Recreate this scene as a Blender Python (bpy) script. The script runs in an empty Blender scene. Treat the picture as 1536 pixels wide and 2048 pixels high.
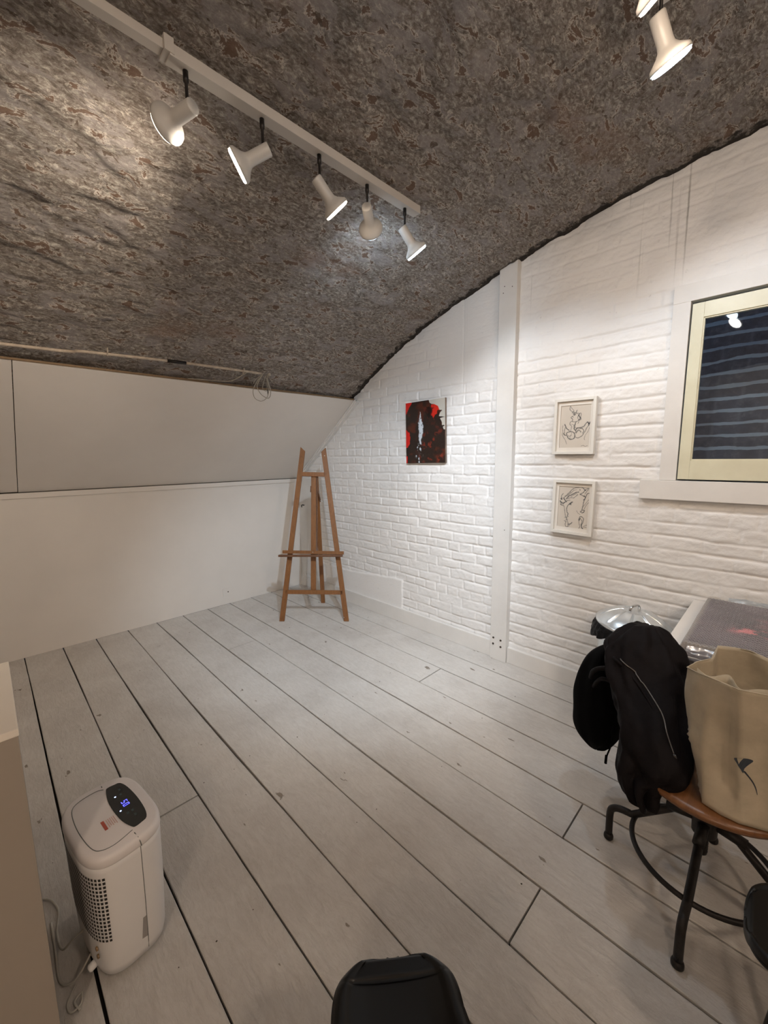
import bpy, bmesh, math, random
import numpy as np
from mathutils import Vector, Matrix, noise as mnoise

C = bpy.context.scene.collection
SC = bpy.context.scene
PI = math.pi
rnd = random.Random(7)

# ------------------------------------------------------------------ camera
YAW, PIT, ROLL, F = -.7894, -.1361, -.011, 807.0
CAM = Vector((4.022, -2.610, 1.5))
fw = Vector((math.sin(YAW)*math.cos(PIT), math.cos(YAW)*math.cos(PIT), math.sin(PIT)))
r0 = Vector((math.cos(YAW), -math.sin(YAW), 0)); u0 = r0.cross(fw)
rt = r0*math.cos(ROLL)+u0*math.sin(ROLL); up = -r0*math.sin(ROLL)+u0*math.cos(ROLL)
cd = bpy.data.cameras.new('camera'); cam = bpy.data.objects.new('camera', cd); C.objects.link(cam)
cam.matrix_world = Matrix(((rt.x, up.x, -fw.x, CAM.x), (rt.y, up.y, -fw.y, CAM.y), (rt.z, up.z, -fw.z, CAM.z), (0, 0, 0, 1)))
cd.sensor_fit = 'HORIZONTAL'; cd.sensor_width = 36; cd.lens = 36*F/1536; cd.clip_start = .02
SC.camera = cam

# ------------------------------------------------------------------ world, exposure, lamp settings
w = bpy.data.worlds.new('night'); SC.world = w; w.use_nodes = True
w.node_tree.nodes['Background'].inputs[0].default_value = (.30, .42, .62, 1)
w.node_tree.nodes['Background'].inputs[1].default_value = .75
vs = SC.view_settings
vs.view_transform = 'Standard'; vs.look = 'None'; vs.gamma = 1; vs.use_curve_mapping = False
vs.exposure = 1.10
WARM = (1.0, .80, .62); COOL = (.66, .83, 1.0); YEL2 = (1.0, .86, .70); NEUT = (1.0, .95, .89)
# aim, colour, watts, cone degrees, blend, face glow (None = unlit) for the heads of the two tracks
HEADS_A = [
    ((2.63, -2.05), (-.94, -.32, -.07), WARM, .22, 125, .9, 6),
    ((2.63, -1.80), (-.61, -.66, -.44), YEL2, 20, 120, .9, 14),
    ((2.63, -1.56), (.13, .74, -.74), WARM, 15, 84, .6, 5),
    ((2.63, -1.31), (-.60, .76, -.24), COOL, 4.5, 130, .8, 8),
    ((2.63, -1.07), (.205, .62, -.757), COOL, 9, 100, .6, 14),
]
HEADS_B = [
    ((3.635, -1.07), (.234, .527, -.817), COOL, 9, 110, .6, 22),
    ((3.635, -1.31), (.394, .628, -.671), WARM, 5, 115, .7, 12),
    ((3.635, -1.56), (-.25, .75, -.60), WARM, 5, 110, .9, 12),  # this head and the two after it are unseen, added for fill
    ((3.635, -1.80), (-.66, .45, -.68), COOL, 84, 66, .8, 12),
    ((3.635, -2.05), (-.60, .38, -.70), NEUT, 46, 66, .8, 12),
]
FILL_PENDANTS = [((5.2, -1.9, 2.45), WARM, 120), ((5.0, -4.0, 2.45), WARM, 190)]  # unseen pendants, added only to fill the room with light

# ------------------------------------------------------------------ helpers
def tag(o, label=None, cat=None, group=None, kind=None):
    if label: o['label'] = label
    if cat: o['category'] = cat
    if group: o['group'] = group
    if kind: o['kind'] = kind
    return o

def empty(name, loc, label, cat, group=None):
    o = bpy.data.objects.new(name, None); C.objects.link(o); o.location = loc; o.empty_display_size = .05
    return tag(o, label, cat, group)

def link(name, me, m, parent=None, smooth=False, label=None):
    if m is not None and not me.materials: me.materials.append(m)
    o = bpy.data.objects.new(name, me); C.objects.link(o)
    if parent is not None:
        o.parent = parent
        o.matrix_parent_inverse = chain(parent).inverted()
    if smooth: me.shade_smooth()
    if label: o['label'] = label
    return o

def chain(o):
    M = Matrix.LocRotScale(o.location, o.rotation_euler, o.scale)
    if o.parent is not None: M = chain(o.parent) @ o.matrix_parent_inverse @ M
    return M

def pyd(name, v, f, m, parent=None, smooth=False, label=None):
    me = bpy.data.meshes.new(name); me.from_pydata([tuple(p) for p in v], [], f); me.update()
    return link(name, me, m, parent, smooth, label)

def bmo(name, bm, m, parent=None, smooth=False, label=None):
    bmesh.ops.recalc_face_normals(bm, faces=bm.faces)
    me = bpy.data.meshes.new(name); bm.to_mesh(me); bm.free()
    return link(name, me, m, parent, smooth, label)

def add_box(bm, lo, hi, M=None, bev=0):
    r = bmesh.ops.create_cube(bm, size=1)
    vs_ = r['verts']
    for v in vs_:
        v.co = Vector([(lo[i]+hi[i])/2+v.co[i]*(hi[i]-lo[i]) for i in range(3)])
    if bev:
        es = list({e for v in vs_ for e in v.link_edges})
        g = bmesh.ops.bevel(bm, geom=es, offset=bev, segments=2, affect='EDGES', profile=.7)
        vs_ = list({v for f in g['faces'] for v in f.verts} | {v for v in vs_ if v.is_valid})
    if M is not None:
        for v in vs_: v.co = M @ v.co
    return vs_

def box(name, lo, hi, m, parent=None, bev=.002, M=None, label=None):
    bm = bmesh.new(); add_box(bm, lo, hi, M, bev)
    return bmo(name, bm, m, parent, False, label)

def frame_axes(d):
    d = Vector(d).normalized()
    a = Vector((0, 0, 1)) if abs(d.z) < .9 else Vector((1, 0, 0))
    x = d.cross(a).normalized(); y = d.cross(x).normalized()
    return x, y, d

def add_tube(bm, pts, r, n=10, cap=True, closed=False):
    pts = [Vector(p) for p in pts]; N = len(pts); rings = []
    rr = r if isinstance(r, (list, tuple)) else [r]*N
    px = None
    for i, p in enumerate(pts):
        if closed: t = pts[(i+1) % N]-pts[i-1]
        else: t = pts[min(i+1, N-1)]-pts[max(i-1, 0)]
        t.normalize()
        if px is None: x, y, _ = frame_axes(t)
        else:
            x = (px-t*px.dot(t)).normalized(); y = t.cross(x)
        px = x
        rings.append([bm.verts.new(p+(x*math.cos(2*PI*k/n)+y*math.sin(2*PI*k/n))*rr[i]) for k in range(n)])
    M = N if closed else N-1
    for i in range(M):
        a, b = rings[i], rings[(i+1) % N]
        for k in range(n):
            bm.faces.new((a[k], a[(k+1) % n], b[(k+1) % n], b[k]))
    if cap and not closed:
        bm.faces.new(rings[0][::-1]); bm.faces.new(rings[-1])

def tube(name, pts, r, m, parent=None, n=10, closed=False, label=None):
    bm = bmesh.new(); add_tube(bm, pts, r, n, True, closed)
    return bmo(name, bm, m, parent, True, label)

def add_lathe(bm, prof, M=Matrix(), n=28, cap=True):
    rings = []
    for r, z in prof:
        rings.append([bm.verts.new(M @ Vector((r*math.cos(2*PI*k/n), r*math.sin(2*PI*k/n), z))) for k in range(n)])
    for a, b in zip(rings, rings[1:]):
        for k in range(n): bm.faces.new((a[k], a[(k+1) % n], b[(k+1) % n], b[k]))
    if cap:
        bm.faces.new(rings[0][::-1]); bm.faces.new(rings[-1])

def smooth_path(pts, sub=6, closed=False):
    P = [Vector(p) for p in pts]; out = []; N = len(P)
    rng = range(N) if closed else range(N-1)
    for i in rng:
        if closed: p0, p1, p2, p3 = P[i-1], P[i], P[(i+1) % N], P[(i+2) % N]
        else: p0, p1, p2, p3 = P[max(i-1, 0)], P[i], P[i+1], P[min(i+2, N-1)]
        for k in range(sub):
            t = k/sub
            out.append(.5*((2*p1)+(-p0+p2)*t+(2*p0-5*p1+4*p2-p3)*t*t+(-p0+3*p1-3*p2+p3)*t**3))
    if not closed: out.append(P[-1])
    return out

def rot_to(d):      # matrix whose Z axis is d
    x, y, z = frame_axes(d)
    return Matrix(((x.x, y.x, z.x), (x.y, y.y, z.y), (x.z, y.z, z.z))).to_4x4()

# numpy value noise
def vnoise(x, y, seed=0):
    xi = np.floor(x).astype(np.int64); yi = np.floor(y).astype(np.int64)
    xf = x-xi; yf = y-yi
    xf = xf*xf*(3-2*xf); yf = yf*yf*(3-2*yf)
    def h(a, b):
        n = (a*374761393+b*668265263+seed*1442695041) & 0xffffffff
        n = ((n ^ (n >> 13))*1274126177) & 0xffffffff
        return ((n ^ (n >> 16)) & 0xffff)/65535.0
    return (h(xi, yi)*(1-xf)+h(xi+1, yi)*xf)*(1-yf)+(h(xi, yi+1)*(1-xf)+h(xi+1, yi+1)*xf)*yf
def fbm(x, y, seed=0, o=4):
    s = 0; a = .5
    for i in range(o): s = s+a*(vnoise(x, y, seed+i)-.5)*2; x = x*2.03; y = y*2.03; a *= .5
    return s
def sstep(a, b, x):
    t = np.clip((x-a)/(b-a), 0, 1); return t*t*(3-2*t)

def grid_mesh(name, P, m, parent=None, mask=None, uv=None, smooth=True):
    """P: (ny, nx, 3) array of points; mask: (ny-1, nx-1) faces kept."""
    ny, nx = P.shape[:2]
    idx = np.arange(ny*nx).reshape(ny, nx)
    q = np.stack([idx[:-1, :-1], idx[:-1, 1:], idx[1:, 1:], idx[1:, :-1]], -1)
    q = q[mask] if mask is not None else q.reshape(-1, 4)
    me = bpy.data.meshes.new(name)
    V = P.reshape(-1, 3).astype(np.float32)
    me.vertices.add(len(V)); me.vertices.foreach_set('co', V.ravel())
    me.loops.add(q.size); me.loops.foreach_set('vertex_index', q.ravel().astype(np.int32))
    me.polygons.add(len(q)); me.polygons.foreach_set('loop_start', np.arange(0, q.size, 4, dtype=np.int32))
    me.polygons.foreach_set('loop_total', np.full(len(q), 4, dtype=np.int32))
    me.update(calc_edges=True)
    if uv is not None:
        l = me.uv_layers.new(name='UVMap'); U = uv.reshape(-1, 2)[q.ravel()].astype(np.float32)
        l.data.foreach_set('uv', U.ravel())
    me.validate()
    return link(name, me, m, parent, smooth)

# ------------------------------------------------------------------ materials
def new_mat(name):
    m = bpy.data.materials.new(name); m.use_nodes = True
    nt = m.node_tree; b = nt.nodes['Principled BSDF']
    return m, nt, b
def nd(nt, t, **kw):
    n = nt.nodes.new(t)
    for k, v in kw.items():
        if k in n.inputs: n.inputs[k].default_value = v
        else: setattr(n, k, v)
    return n
def noise_n(nt, vec, scale, detail=6, rough=.6, dist=0):
    n = nd(nt, 'ShaderNodeTexNoise'); n.inputs['Scale'].default_value = scale; n.inputs['Detail'].default_value = detail
    n.inputs['Roughness'].default_value = rough; n.inputs['Distortion'].default_value = dist
    if vec is not None: nt.links.new(vec, n.inputs['Vector'])
    return n.outputs['Fac']
def ramp(nt, fac, stops):
    r = nd(nt, 'ShaderNodeValToRGB'); cr = r.color_ramp
    while len(cr.elements) < len(stops): cr.elements.new(.5)
    for e, (p, c) in zip(cr.elements, stops):
        e.position = p; e.color = (*c, 1) if len(c) == 3 else c
    nt.links.new(fac, r.inputs[0]); return r.outputs[0]
def mix(nt, fac, a, b, mode='MIX'):
    n = nd(nt, 'ShaderNodeMix', data_type='RGBA', blend_type=mode)
    for s, v in ((0, fac), (6, a), (7, b)):
        if isinstance(v, (int, float)): n.inputs[s].default_value = v
        elif isinstance(v, tuple): n.inputs[s].default_value = (*v, 1)
        else: nt.links.new(v, n.inputs[s])
    return n.outputs[2]
def bump(nt, b, h, strength=.3, dist=.01, prev=None):
    n = nd(nt, 'ShaderNodeBump'); n.inputs['Strength'].default_value = strength; n.inputs['Distance'].default_value = dist
    nt.links.new(h, n.inputs['Height'])
    if prev is not None: nt.links.new(prev, n.inputs['Normal'])
    nt.links.new(n.outputs[0], b.inputs['Normal']); return n.outputs[0]
def coord(nt, kind='Object', scale=None):
    t = nd(nt, 'ShaderNodeTexCoord').outputs[kind]
    if scale:
        mp = nd(nt, 'ShaderNodeMapping'); mp.inputs['Scale'].default_value = scale
        nt.links.new(t, mp.inputs['Vector']); return mp.outputs[0]
    return t
def paint(name, c, rough=.6, var=.06, scale=6, bs=.15, bd=.004, metal=0, spec=.5, detail=5):
    m, nt, b = new_mat(name); t = coord(nt)
    d = tuple(max(0, x*(1-var)) for x in c); l = tuple(min(1, x*(1+var)) for x in c)
    f = noise_n(nt, t, scale, detail)
    nt.links.new(ramp(nt, f, [(.3, d), (.7, l)]), b.inputs['Base Color'])
    b.inputs['Roughness'].default_value = rough; b.inputs['Metallic'].default_value = metal
    b.inputs['Specular IOR Level'].default_value = spec
    if bs: bump(nt, b, noise_n(nt, t, scale*9, 4), bs, bd)
    return m

M = {}
M['white_wood'] = paint('painted_wood', (.70, .68, .65), .5, .05, 5, .3, .002)
M['plaster'] = paint('wall_paint', (.68, .64, .595), .75, .035, 2.2, .12, .002)
M['white_lacquer'] = paint('white_lacquer', (.72, .69, .65), .45, .03, 3, .05, .001)
M['track'] = paint('track_enamel', (.46, .43, .395), .4, .03, 5, 0)
M['spot'] = paint('spot_enamel', (.47, .455, .43), .36, .02, 5, 0)
M['dark_metal'] = paint('blackened_steel', (.022, .019, .018), .42, .3, 20, .2, .001, .7)
M['black_iron'] = paint('black_iron', (.020, .017, .016), .5, .4, 30, .35, .001, .5)
M['black_plastic'] = paint('black_plastic', (.0055, .005, .0045), .36, .1, 40, .12, .0005, 0, .35)
M['appliance'] = paint('appliance_plastic', (.76, .745, .74), .38, .02, 3, .08, .0005)
M['appliance_lid'] = paint('appliance_lid', (.74, .70, .69), .36, .02, 3, .08, .0005)
M['dark_hole'] = paint('dark_recess', (.02, .018, .016), .8, .1, 10, 0)
M['grey_rubber'] = paint('grey_base', (.16, .17, .16), .7, .1, 10, 0)
M['cable'] = paint('pale_cable', (.50, .48, .43), .5, .08, 20, 0)
M['old_wire'] = paint('old_wire', (.30, .265, .21), .6, .15, 30, 0)
M['galv'] = paint('galvanised_steel', (.74, .78, .80), .28, .08, 14, .1, .001, .8)
M['chrome'] = paint('chrome', (.7, .72, .74), .18, .03, 10, 0, 0, 1)
M['paper'] = paint('picture_mat', (.72, .68, .62), .85, .02, 8, .05, .0005)
M['frame_white'] = paint('frame_white', (.74, .72, .67), .4, .02, 8, 0)
M['red_print'] = paint('red_print', (.42, .09, .06), .6, .1, 40, 0)
M['pink_print'] = paint('pale_red_print', (.62, .38, .34), .6, .1, 40, 0)
M['dark_ink'] = paint('dark_print', (.035, .045, .06), .7, .1, 40, 0)
M['nail'] = paint('nail_hole', (.05, .035, .025), .8, .2, 30, 0)

def wood(name, c1, c2, scale=(1, 1, 1), rough=.45, dens=30):
    m, nt, b = new_mat(name); t = coord(nt, 'Object', scale)
    f = noise_n(nt, t, dens, 8, .65, 1.2)
    nt.links.new(ramp(nt, f, [(.3, c1), (.68, c2)]), b.inputs['Base Color'])
    b.inputs['Roughness'].default_value = rough
    bump(nt, b, f, .15, .001); return m
M['easel'] = wood('easel_beech', (.165, .066, .020), (.25, .105, .034), (1, 1, .06), .42, 60)
M['easel_dark'] = wood('easel_tray_wood', (.085, .036, .016), (.15, .065, .028), (.3, .3, 1), .5, 60)
M['seat_wood'] = wood('seat_wood', (.13, .052, .018), (.21, .092, .036), (1, .1, 1), .35, 40)

# painted brick: pigment only, the relief is in the mesh
def brick_paint(name, c):
    m, nt, b = new_mat(name); t = coord(nt)
    f = noise_n(nt, t, 1.7, 6, .6); f2 = noise_n(nt, t, 26, 6, .7)
    base = ramp(nt, f, [(.3, tuple(x*.93 for x in c)), (.7, c)])
    base = mix(nt, ramp(nt, f2, [(.30, (1, 1, 1)), (.37, (0, 0, 0))]), base, tuple(x*.80 for x in c))
    # grey run marks under the vault edge: thin vertical stains
    st = noise_n(nt, coord(nt, 'Object', (26, 1, .55)), 1, 3, .5)
    sx = nd(nt, 'ShaderNodeSeparateXYZ'); nt.links.new(t, sx.inputs[0])
    hi = nd(nt, 'ShaderNodeMapRange'); hi.inputs['From Min'].default_value = 2.25; hi.inputs['From Max'].default_value = 2.8
    nt.links.new(sx.outputs[2], hi.inputs['Value'])
    ms = ramp(nt, st, [(.66, (0, 0, 0)), (.72, (1, 1, 1))])
    k = nd(nt, 'ShaderNodeMath', operation='MULTIPLY'); nt.links.new(ms, k.inputs[0]); nt.links.new(hi.outputs[0], k.inputs[1])
    base = mix(nt, k.outputs[0], base, (.30, .29, .27))
    nt.links.new(base, b.inputs['Base Color']); b.inputs['Roughness'].default_value = .42
    h = noise_n(nt, t, 70, 6, .7)
    bump(nt, b, h, .45, .006); return m
M['brick_white'] = brick_paint('whitewashed_brick', (.80, .785, .765))

# vault: flaking limewash over brick
def vault_mat():
    m, nt, b = new_mat('flaking_vault'); uv = coord(nt, 'UV')
    def mp(s):
        n = nd(nt, 'ShaderNodeMapping'); n.inputs['Scale'].default_value = s; nt.links.new(uv, n.inputs['Vector']); return n.outputs[0]
    # u = along the vault (y), v = around the arch
    lo = noise_n(nt, mp((1, 1.6, 1)), 1.3, 5, .6)
    mid = noise_n(nt, mp((1, 1.7, 1)), 11, 12, .72, .5)
    fine = noise_n(nt, mp((1, 1.8, 1)), 42, 12, .78, .5)
    grit = noise_n(nt, mp((1, 1.3, 1)), 130, 8, .8)
    col = ramp(nt, mid, [(.33, (.085, .064, .048)), (.44, (.17, .14, .118)), (.55, (.26, .228, .20)), (.68, (.40, .36, .32))])
    col = mix(nt, .6, col, ramp(nt, fine, [(.36, (0.055, 0.039, 0.026)), (.45, (0.193, 0.155, 0.127)), (.53, (0.373, 0.331, 0.297)), (.62, (0.800, 0.759, 0.669))]))
    # lilac grey limewash islands and bare brown brick islands with pale broken rims
    isl = noise_n(nt, mp((1, 1.7, 1)), 5.2, 10, .68, .8)
    col = mix(nt, ramp(nt, isl, [(.52, (0, 0, 0)), (.56, (.55, .55, .55))]), col, (0.373, 0.338, 0.331))
    isb = noise_n(nt, mp((1.1, 1.9, 1)), 9.5, 9, .66, .5)
    rim = ramp(nt, isb, [(.555, (0, 0, 0)), (.575, (.75, .75, .75)), (.592, (0, 0, 0))])
    col = mix(nt, rim, col, (0.759, 0.690, 0.607))
    col = mix(nt, ramp(nt, isb, [(.585, (0, 0, 0)), (.60, (.88, .88, .88))]), col, (0.172, 0.103, 0.069))
    iso = noise_n(nt, mp((1.3, 2.0, 1)), 15, 7, .62, .6)
    col = mix(nt, ramp(nt, iso, [(.62, (0, 0, 0)), (.64, (.85, .85, .85))]), col, (0.103, 0.069, 0.047))
    irn = ramp(nt, lo, [(.56, (0, 0, 0)), (.68, (.45, .45, .45))])
    col = mix(nt, irn, col, (0.276, 0.159, 0.103))
    col = mix(nt, ramp(nt, grit, [(.33, (.6, .6, .6)), (.42, (0, 0, 0))]), col, (0.076, 0.058, 0.044))
    col = mix(nt, ramp(nt, grit, [(.60, (0, 0, 0)), (.68, (.6, .6, .6))]), col, (0.800, 0.773, 0.690))
    # ragged dark band along the end wall: crevice shade painted into the colour
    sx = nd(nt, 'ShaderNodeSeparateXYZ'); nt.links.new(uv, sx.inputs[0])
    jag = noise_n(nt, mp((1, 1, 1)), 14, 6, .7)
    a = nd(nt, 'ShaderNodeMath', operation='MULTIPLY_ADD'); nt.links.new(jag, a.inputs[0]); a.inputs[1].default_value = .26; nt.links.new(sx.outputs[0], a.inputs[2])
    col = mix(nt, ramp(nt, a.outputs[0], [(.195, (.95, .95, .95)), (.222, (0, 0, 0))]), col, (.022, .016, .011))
    nt.links.new(col, b.inputs['Base Color']); b.inputs['Roughness'].default_value = .8
    b.inputs['Specular IOR Level'].default_value = .35
    n1 = bump(nt, b, mid, .7, .02); n1 = bump(nt, b, isb, .6, .02, n1); bump(nt, b, fine, .9, .012, n1)
    return m
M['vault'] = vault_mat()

def floor_mat():
    m, nt, b = new_mat('worn_white_boards'); t = coord(nt)
    g = noise_n(nt, coord(nt, 'Object', (2.2, 9, 9)), 7, 10, .72, .9)
    p = noise_n(nt, t, 2.4, 8, .65, .4); s = noise_n(nt, t, 38, 6, .7)
    col = ramp(nt, p, [(.28, (.50, .465, .43)), (.5, (.60, .57, .535)), (.72, (.67, .645, .61))])
    col = mix(nt, .22, col, ramp(nt, g, [(.35, (.40, .365, .33)), (.6, (.70, .675, .64))]))
    col = mix(nt, ramp(nt, s, [(.27, (.55, .55, .55)), (.33, (0, 0, 0))]), col, (.36, .33, .30))
    chip = noise_n(nt, coord(nt, 'Object', (1, 1.8, 1)), 8.5, 4, .5)
    col = mix(nt, ramp(nt, chip, [(.70, (0, 0, 0)), (.712, (.9, .9, .9))]), col, (.20, .16, .12))
    # hairline scratches and scuffs
    scf = noise_n(nt, coord(nt, 'Object', (1.2, 2.6, 1)), 3.1, 12, .78, 2.2)
    col = mix(nt, ramp(nt, scf, [(.490, (0, 0, 0)), (.5, (.42, .42, .42)), (.510, (0, 0, 0))]), col, (.36, .32, .28))
    nt.links.new(col, b.inputs['Base Color'])
    nt.links.new(ramp(nt, p, [(.3, (.5, .5, .5)), (.7, (.36, .36, .36))]), b.inputs['Roughness'])
    n1 = bump(nt, b, g, .75, .008); n1 = bump(nt, b, noise_n(nt, coord(nt, 'Object', (60, 7, 7)), 1, 6, .7), .22, .004, n1); bump(nt, b, noise_n(nt, t, 55, 6, .7), .35, .004, n1)
    return m
M['floor'] = floor_mat()
M['subfloor'] = paint('gap_dirt', (.012, .009, .007), .9, .3, 10, 0)

def sash_mat():
    m, nt, b = new_mat('old_cream_paint'); t = coord(nt)
    f = noise_n(nt, t, 5, 5); ch = noise_n(nt, t, 30, 7, .7, .4)
    col = ramp(nt, f, [(.3, (.60, .57, .42)), (.7, (.70, .68, .52))])
    col = mix(nt, ramp(nt, ch, [(.30, (.8, .8, .8)), (.34, (0, 0, 0))]), col, (.80, .78, .70))
    nt.links.new(col, b.inputs['Base Color']); b.inputs['Roughness'].default_value = .4
    bump(nt, b, ch, .25, .002); return m
M['sash'] = sash_mat()

def glass_mat():
    m, nt, b = new_mat('window_glass'); nt.nodes.remove(b)
    tr = nd(nt, 'ShaderNodeBsdfTransparent'); tr.inputs[0].default_value = (.82, .86, .88, 1)
    gl = nd(nt, 'ShaderNodeBsdfGlossy'); gl.inputs['Roughness'].default_value = .02
    fr = nd(nt, 'ShaderNodeFresnel'); fr.inputs[0].default_value = 1.5
    ml = nd(nt, 'ShaderNodeMath', operation='MULTIPLY'); ml.inputs[1].default_value = 1.6; nt.links.new(fr.outputs[0], ml.inputs[0])
    mx = nd(nt, 'ShaderNodeMixShader'); nt.links.new(ml.outputs[0], mx.inputs[0])
    nt.links.new(tr.outputs[0], mx.inputs[1]); nt.links.new(gl.outputs[0], mx.inputs[2])
    nt.links.new(mx.outputs[0], nt.nodes['Material Output'].inputs['Surface']); return m
M['glass'] = glass_mat()

def outside_mat():
    m, nt, b = new_mat('alley_brick'); t = coord(nt)
    wob = noise_n(nt, coord(nt, 'Object', (4, 1, 6)), 1, 5, .6)
    sx = nd(nt, 'ShaderNodeSeparateXYZ'); nt.links.new(t, sx.inputs[0])
    def mth(op, a, b_=None, c=None):
        n = nd(nt, 'ShaderNodeMath', operation=op)
        for i_, v in enumerate((a, b_, c)):
            if v is None: continue
            if isinstance(v, (int, float)): n.inputs[i_].default_value = v
            else: nt.links.new(v, n.inputs[i_])
        return n.outputs[0]
    zz = mth('DIVIDE', mth('MULTIPLY_ADD', wob, .050, sx.outputs[2]), .074)
    row = mth('FLOOR', zz); fr = mth('PINGPONG', zz, .5)
    xx = mth('DIVIDE', mth('MULTIPLY_ADD', row, .117, mth('MULTIPLY_ADD', wob, .03, sx.outputs[0])), .24)
    fx = mth('PINGPONG', xx, .5)
    f = noise_n(nt, t, 22, 9, .75)
    base = ramp(nt, f, [(.3, (.045, .046, .066)), (.55, (.095, .098, .125)), (.72, (.19, .19, .21))])
    col = mix(nt, ramp(nt, fx, [(.0, (.30, .30, .30)), (.05, (0, 0, 0))]), base, (.25, .26, .29))
    wid = mth('MULTIPLY_ADD', noise_n(nt, t, 6, 4), .20, .02)
    ln = mth('LESS_THAN', fr, wid)
    col = mix(nt, mth('MULTIPLY', ln, .85), col, (.46, .51, .55))
    nt.links.new(col, b.inputs['Base Color']); b.inputs['Roughness'].default_value = .85
    bump(nt, b, f, .5, .01); return m
M['alley'] = outside_mat()

def emis(name, c, s):
    m, nt, b = new_mat(name); b.inputs['Base Color'].default_value = (.8, .8, .78, 1)
    b.inputs['Emission Color'].default_value = (*c, 1); b.inputs['Emission Strength'].default_value = s; return m

def fabric(name, c, rough=.85, sheen=.2, bs=.4, scale=14, bd=.004):
    m, nt, b = new_mat(name); t = coord(nt)
    f = noise_n(nt, t, scale, 5); wv = noise_n(nt, t, 300, 2)
    nt.links.new(ramp(nt, f, [(.3, tuple(x*.8 for x in c)), (.7, tuple(x*1.2 for x in c))]), b.inputs['Base Color'])
    b.inputs['Roughness'].default_value = rough; b.inputs['Sheen Weight'].default_value = sheen; b.inputs['Specular IOR Level'].default_value = .07
    n1 = bump(nt, b, f, bs, bd); bump(nt, b, wv, .12, .0006, n1); return m
M['jacket'] = fabric('black_jacket_shell', (.0085, .0068, .0072), .62, .0, .6, 16, .008)
M['jacket_lining'] = fabric('black_jacket_lining', (.0015, .0015, .0018), .85, 0, .4, 20, .005)
M['zip'] = paint('zip_metal', (.16, .15, .14), .4, .2, 60, 0, 0, .6)
M['bag'] = fabric('nonwoven_bag', (.44, .38, .285), .8, .1, .5, 7, .008)
M['liner'] = fabric('black_bin_liner', (.012, .012, .013), .30, 0, .9, 30, .012)

def attr_mat(name, rough=.6, coat=0, bs=0):
    m, nt, b = new_mat(name)
    a = nd(nt, 'ShaderNodeAttribute'); a.attribute_name = 'Col'
    nt.links.new(a.outputs['Color'], b.inputs['Base Color']); b.inputs['Roughness'].default_value = rough
    b.inputs['Coat Weight'].default_value = coat
    if bs: bump(nt, b, noise_n(nt, coord(nt), 60, 5), bs, .003)
    return m
def art(name, P, cols, m, parent, label=None):
    o = grid_mesh(name, P, m, parent)
    me = o.data; ca = me.color_attributes.new('Col', 'FLOAT_COLOR', 'POINT')
    A = np.ones((cols.reshape(-1, 3).shape[0], 4), np.float32); A[:, :3] = cols.reshape(-1, 3)
    ca.data.foreach_set('color', A.ravel())
    if label: o['label'] = label
    return o

# ================================================================== SETTING
# vault profile (x, z), mirrored about its crown
LEFT = [(.76, 1.90), (.90, 1.99), (1.03, 2.072), (1.19, 2.168), (1.361, 2.265), (1.60, 2.388), (1.875, 2.492), (2.247, 2.615), (2.56, 2.706),
        (2.858, 2.778), (3.058, 2.818), (3.237, 2.849), (3.418, 2.876), (3.653, 2.904), (3.90, 2.914)]
PROF = LEFT + [(7.8-x, z) for x, z in LEFT[-2::-1]]
pp = smooth_path([(x, 0, z) for x, z in PROF], 8)
px_ = np.array([p.x for p in pp]); pz_ = np.array([p.z for p in pp])
arc = np.concatenate([[0], np.cumsum(np.hypot(np.diff(px_), np.diff(pz_)))])
def vz(x): return float(np.interp(x, px_, pz_))

def build_vault():
    n_s, n_y = 640, 420
    s = np.linspace(0, arc[-1], n_s)
    yv = -5.0*np.linspace(0, 1, n_y)**1.2      # finer near the end wall
    S, Y = np.meshgrid(s, yv)
    X = np.interp(S, arc, px_); Z = np.interp(S, arc, pz_)
    tx = np.gradient(np.interp(s, arc, px_), s); tz = np.gradient(np.interp(s, arc, pz_), s)
    nx, nz = np.broadcast_to(-tz, X.shape), np.broadcast_to(tx, X.shape)   # outward (up)
    h = .012*fbm(Y*1.8+7, S*2.6, 3, 3) + .007*fbm(Y*13, S*20, 11, 4)
    h += .004*np.clip(fbm(Y*5.5, S*9.5+3, 23, 4)*9, -1, 1)           # plaster islands with edges
    # faint brick courses running along the vault where the plaster has gone
    lowv = sstep(1.7, .5, S)+sstep(arc[-1]-1.7, arc[-1]-.5, S)
    cr = np.abs(((S+.012*fbm(Y*2, S*0, 31, 3))/.083) % 1-.5)*2
    h += .0055*sstep(.80, 1, cr)*(.3+lowv)*sstep(-.15, .35, fbm(Y*6.3, S*7, 41, 3))
    # broken edge against the end wall
    d = -Y
    h += .010*sstep(.09, .02, d+.05*fbm(Y*14, S*7, 51, 4))
    X = X+nx*h; Z = Z+nz*h
    Y2 = Y+.018
    P = np.stack([X, Y2, Z], -1)
    uv = np.stack([-Y, S], -1)
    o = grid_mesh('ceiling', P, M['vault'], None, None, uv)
    tag(o, kind='structure')
build_vault()

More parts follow.
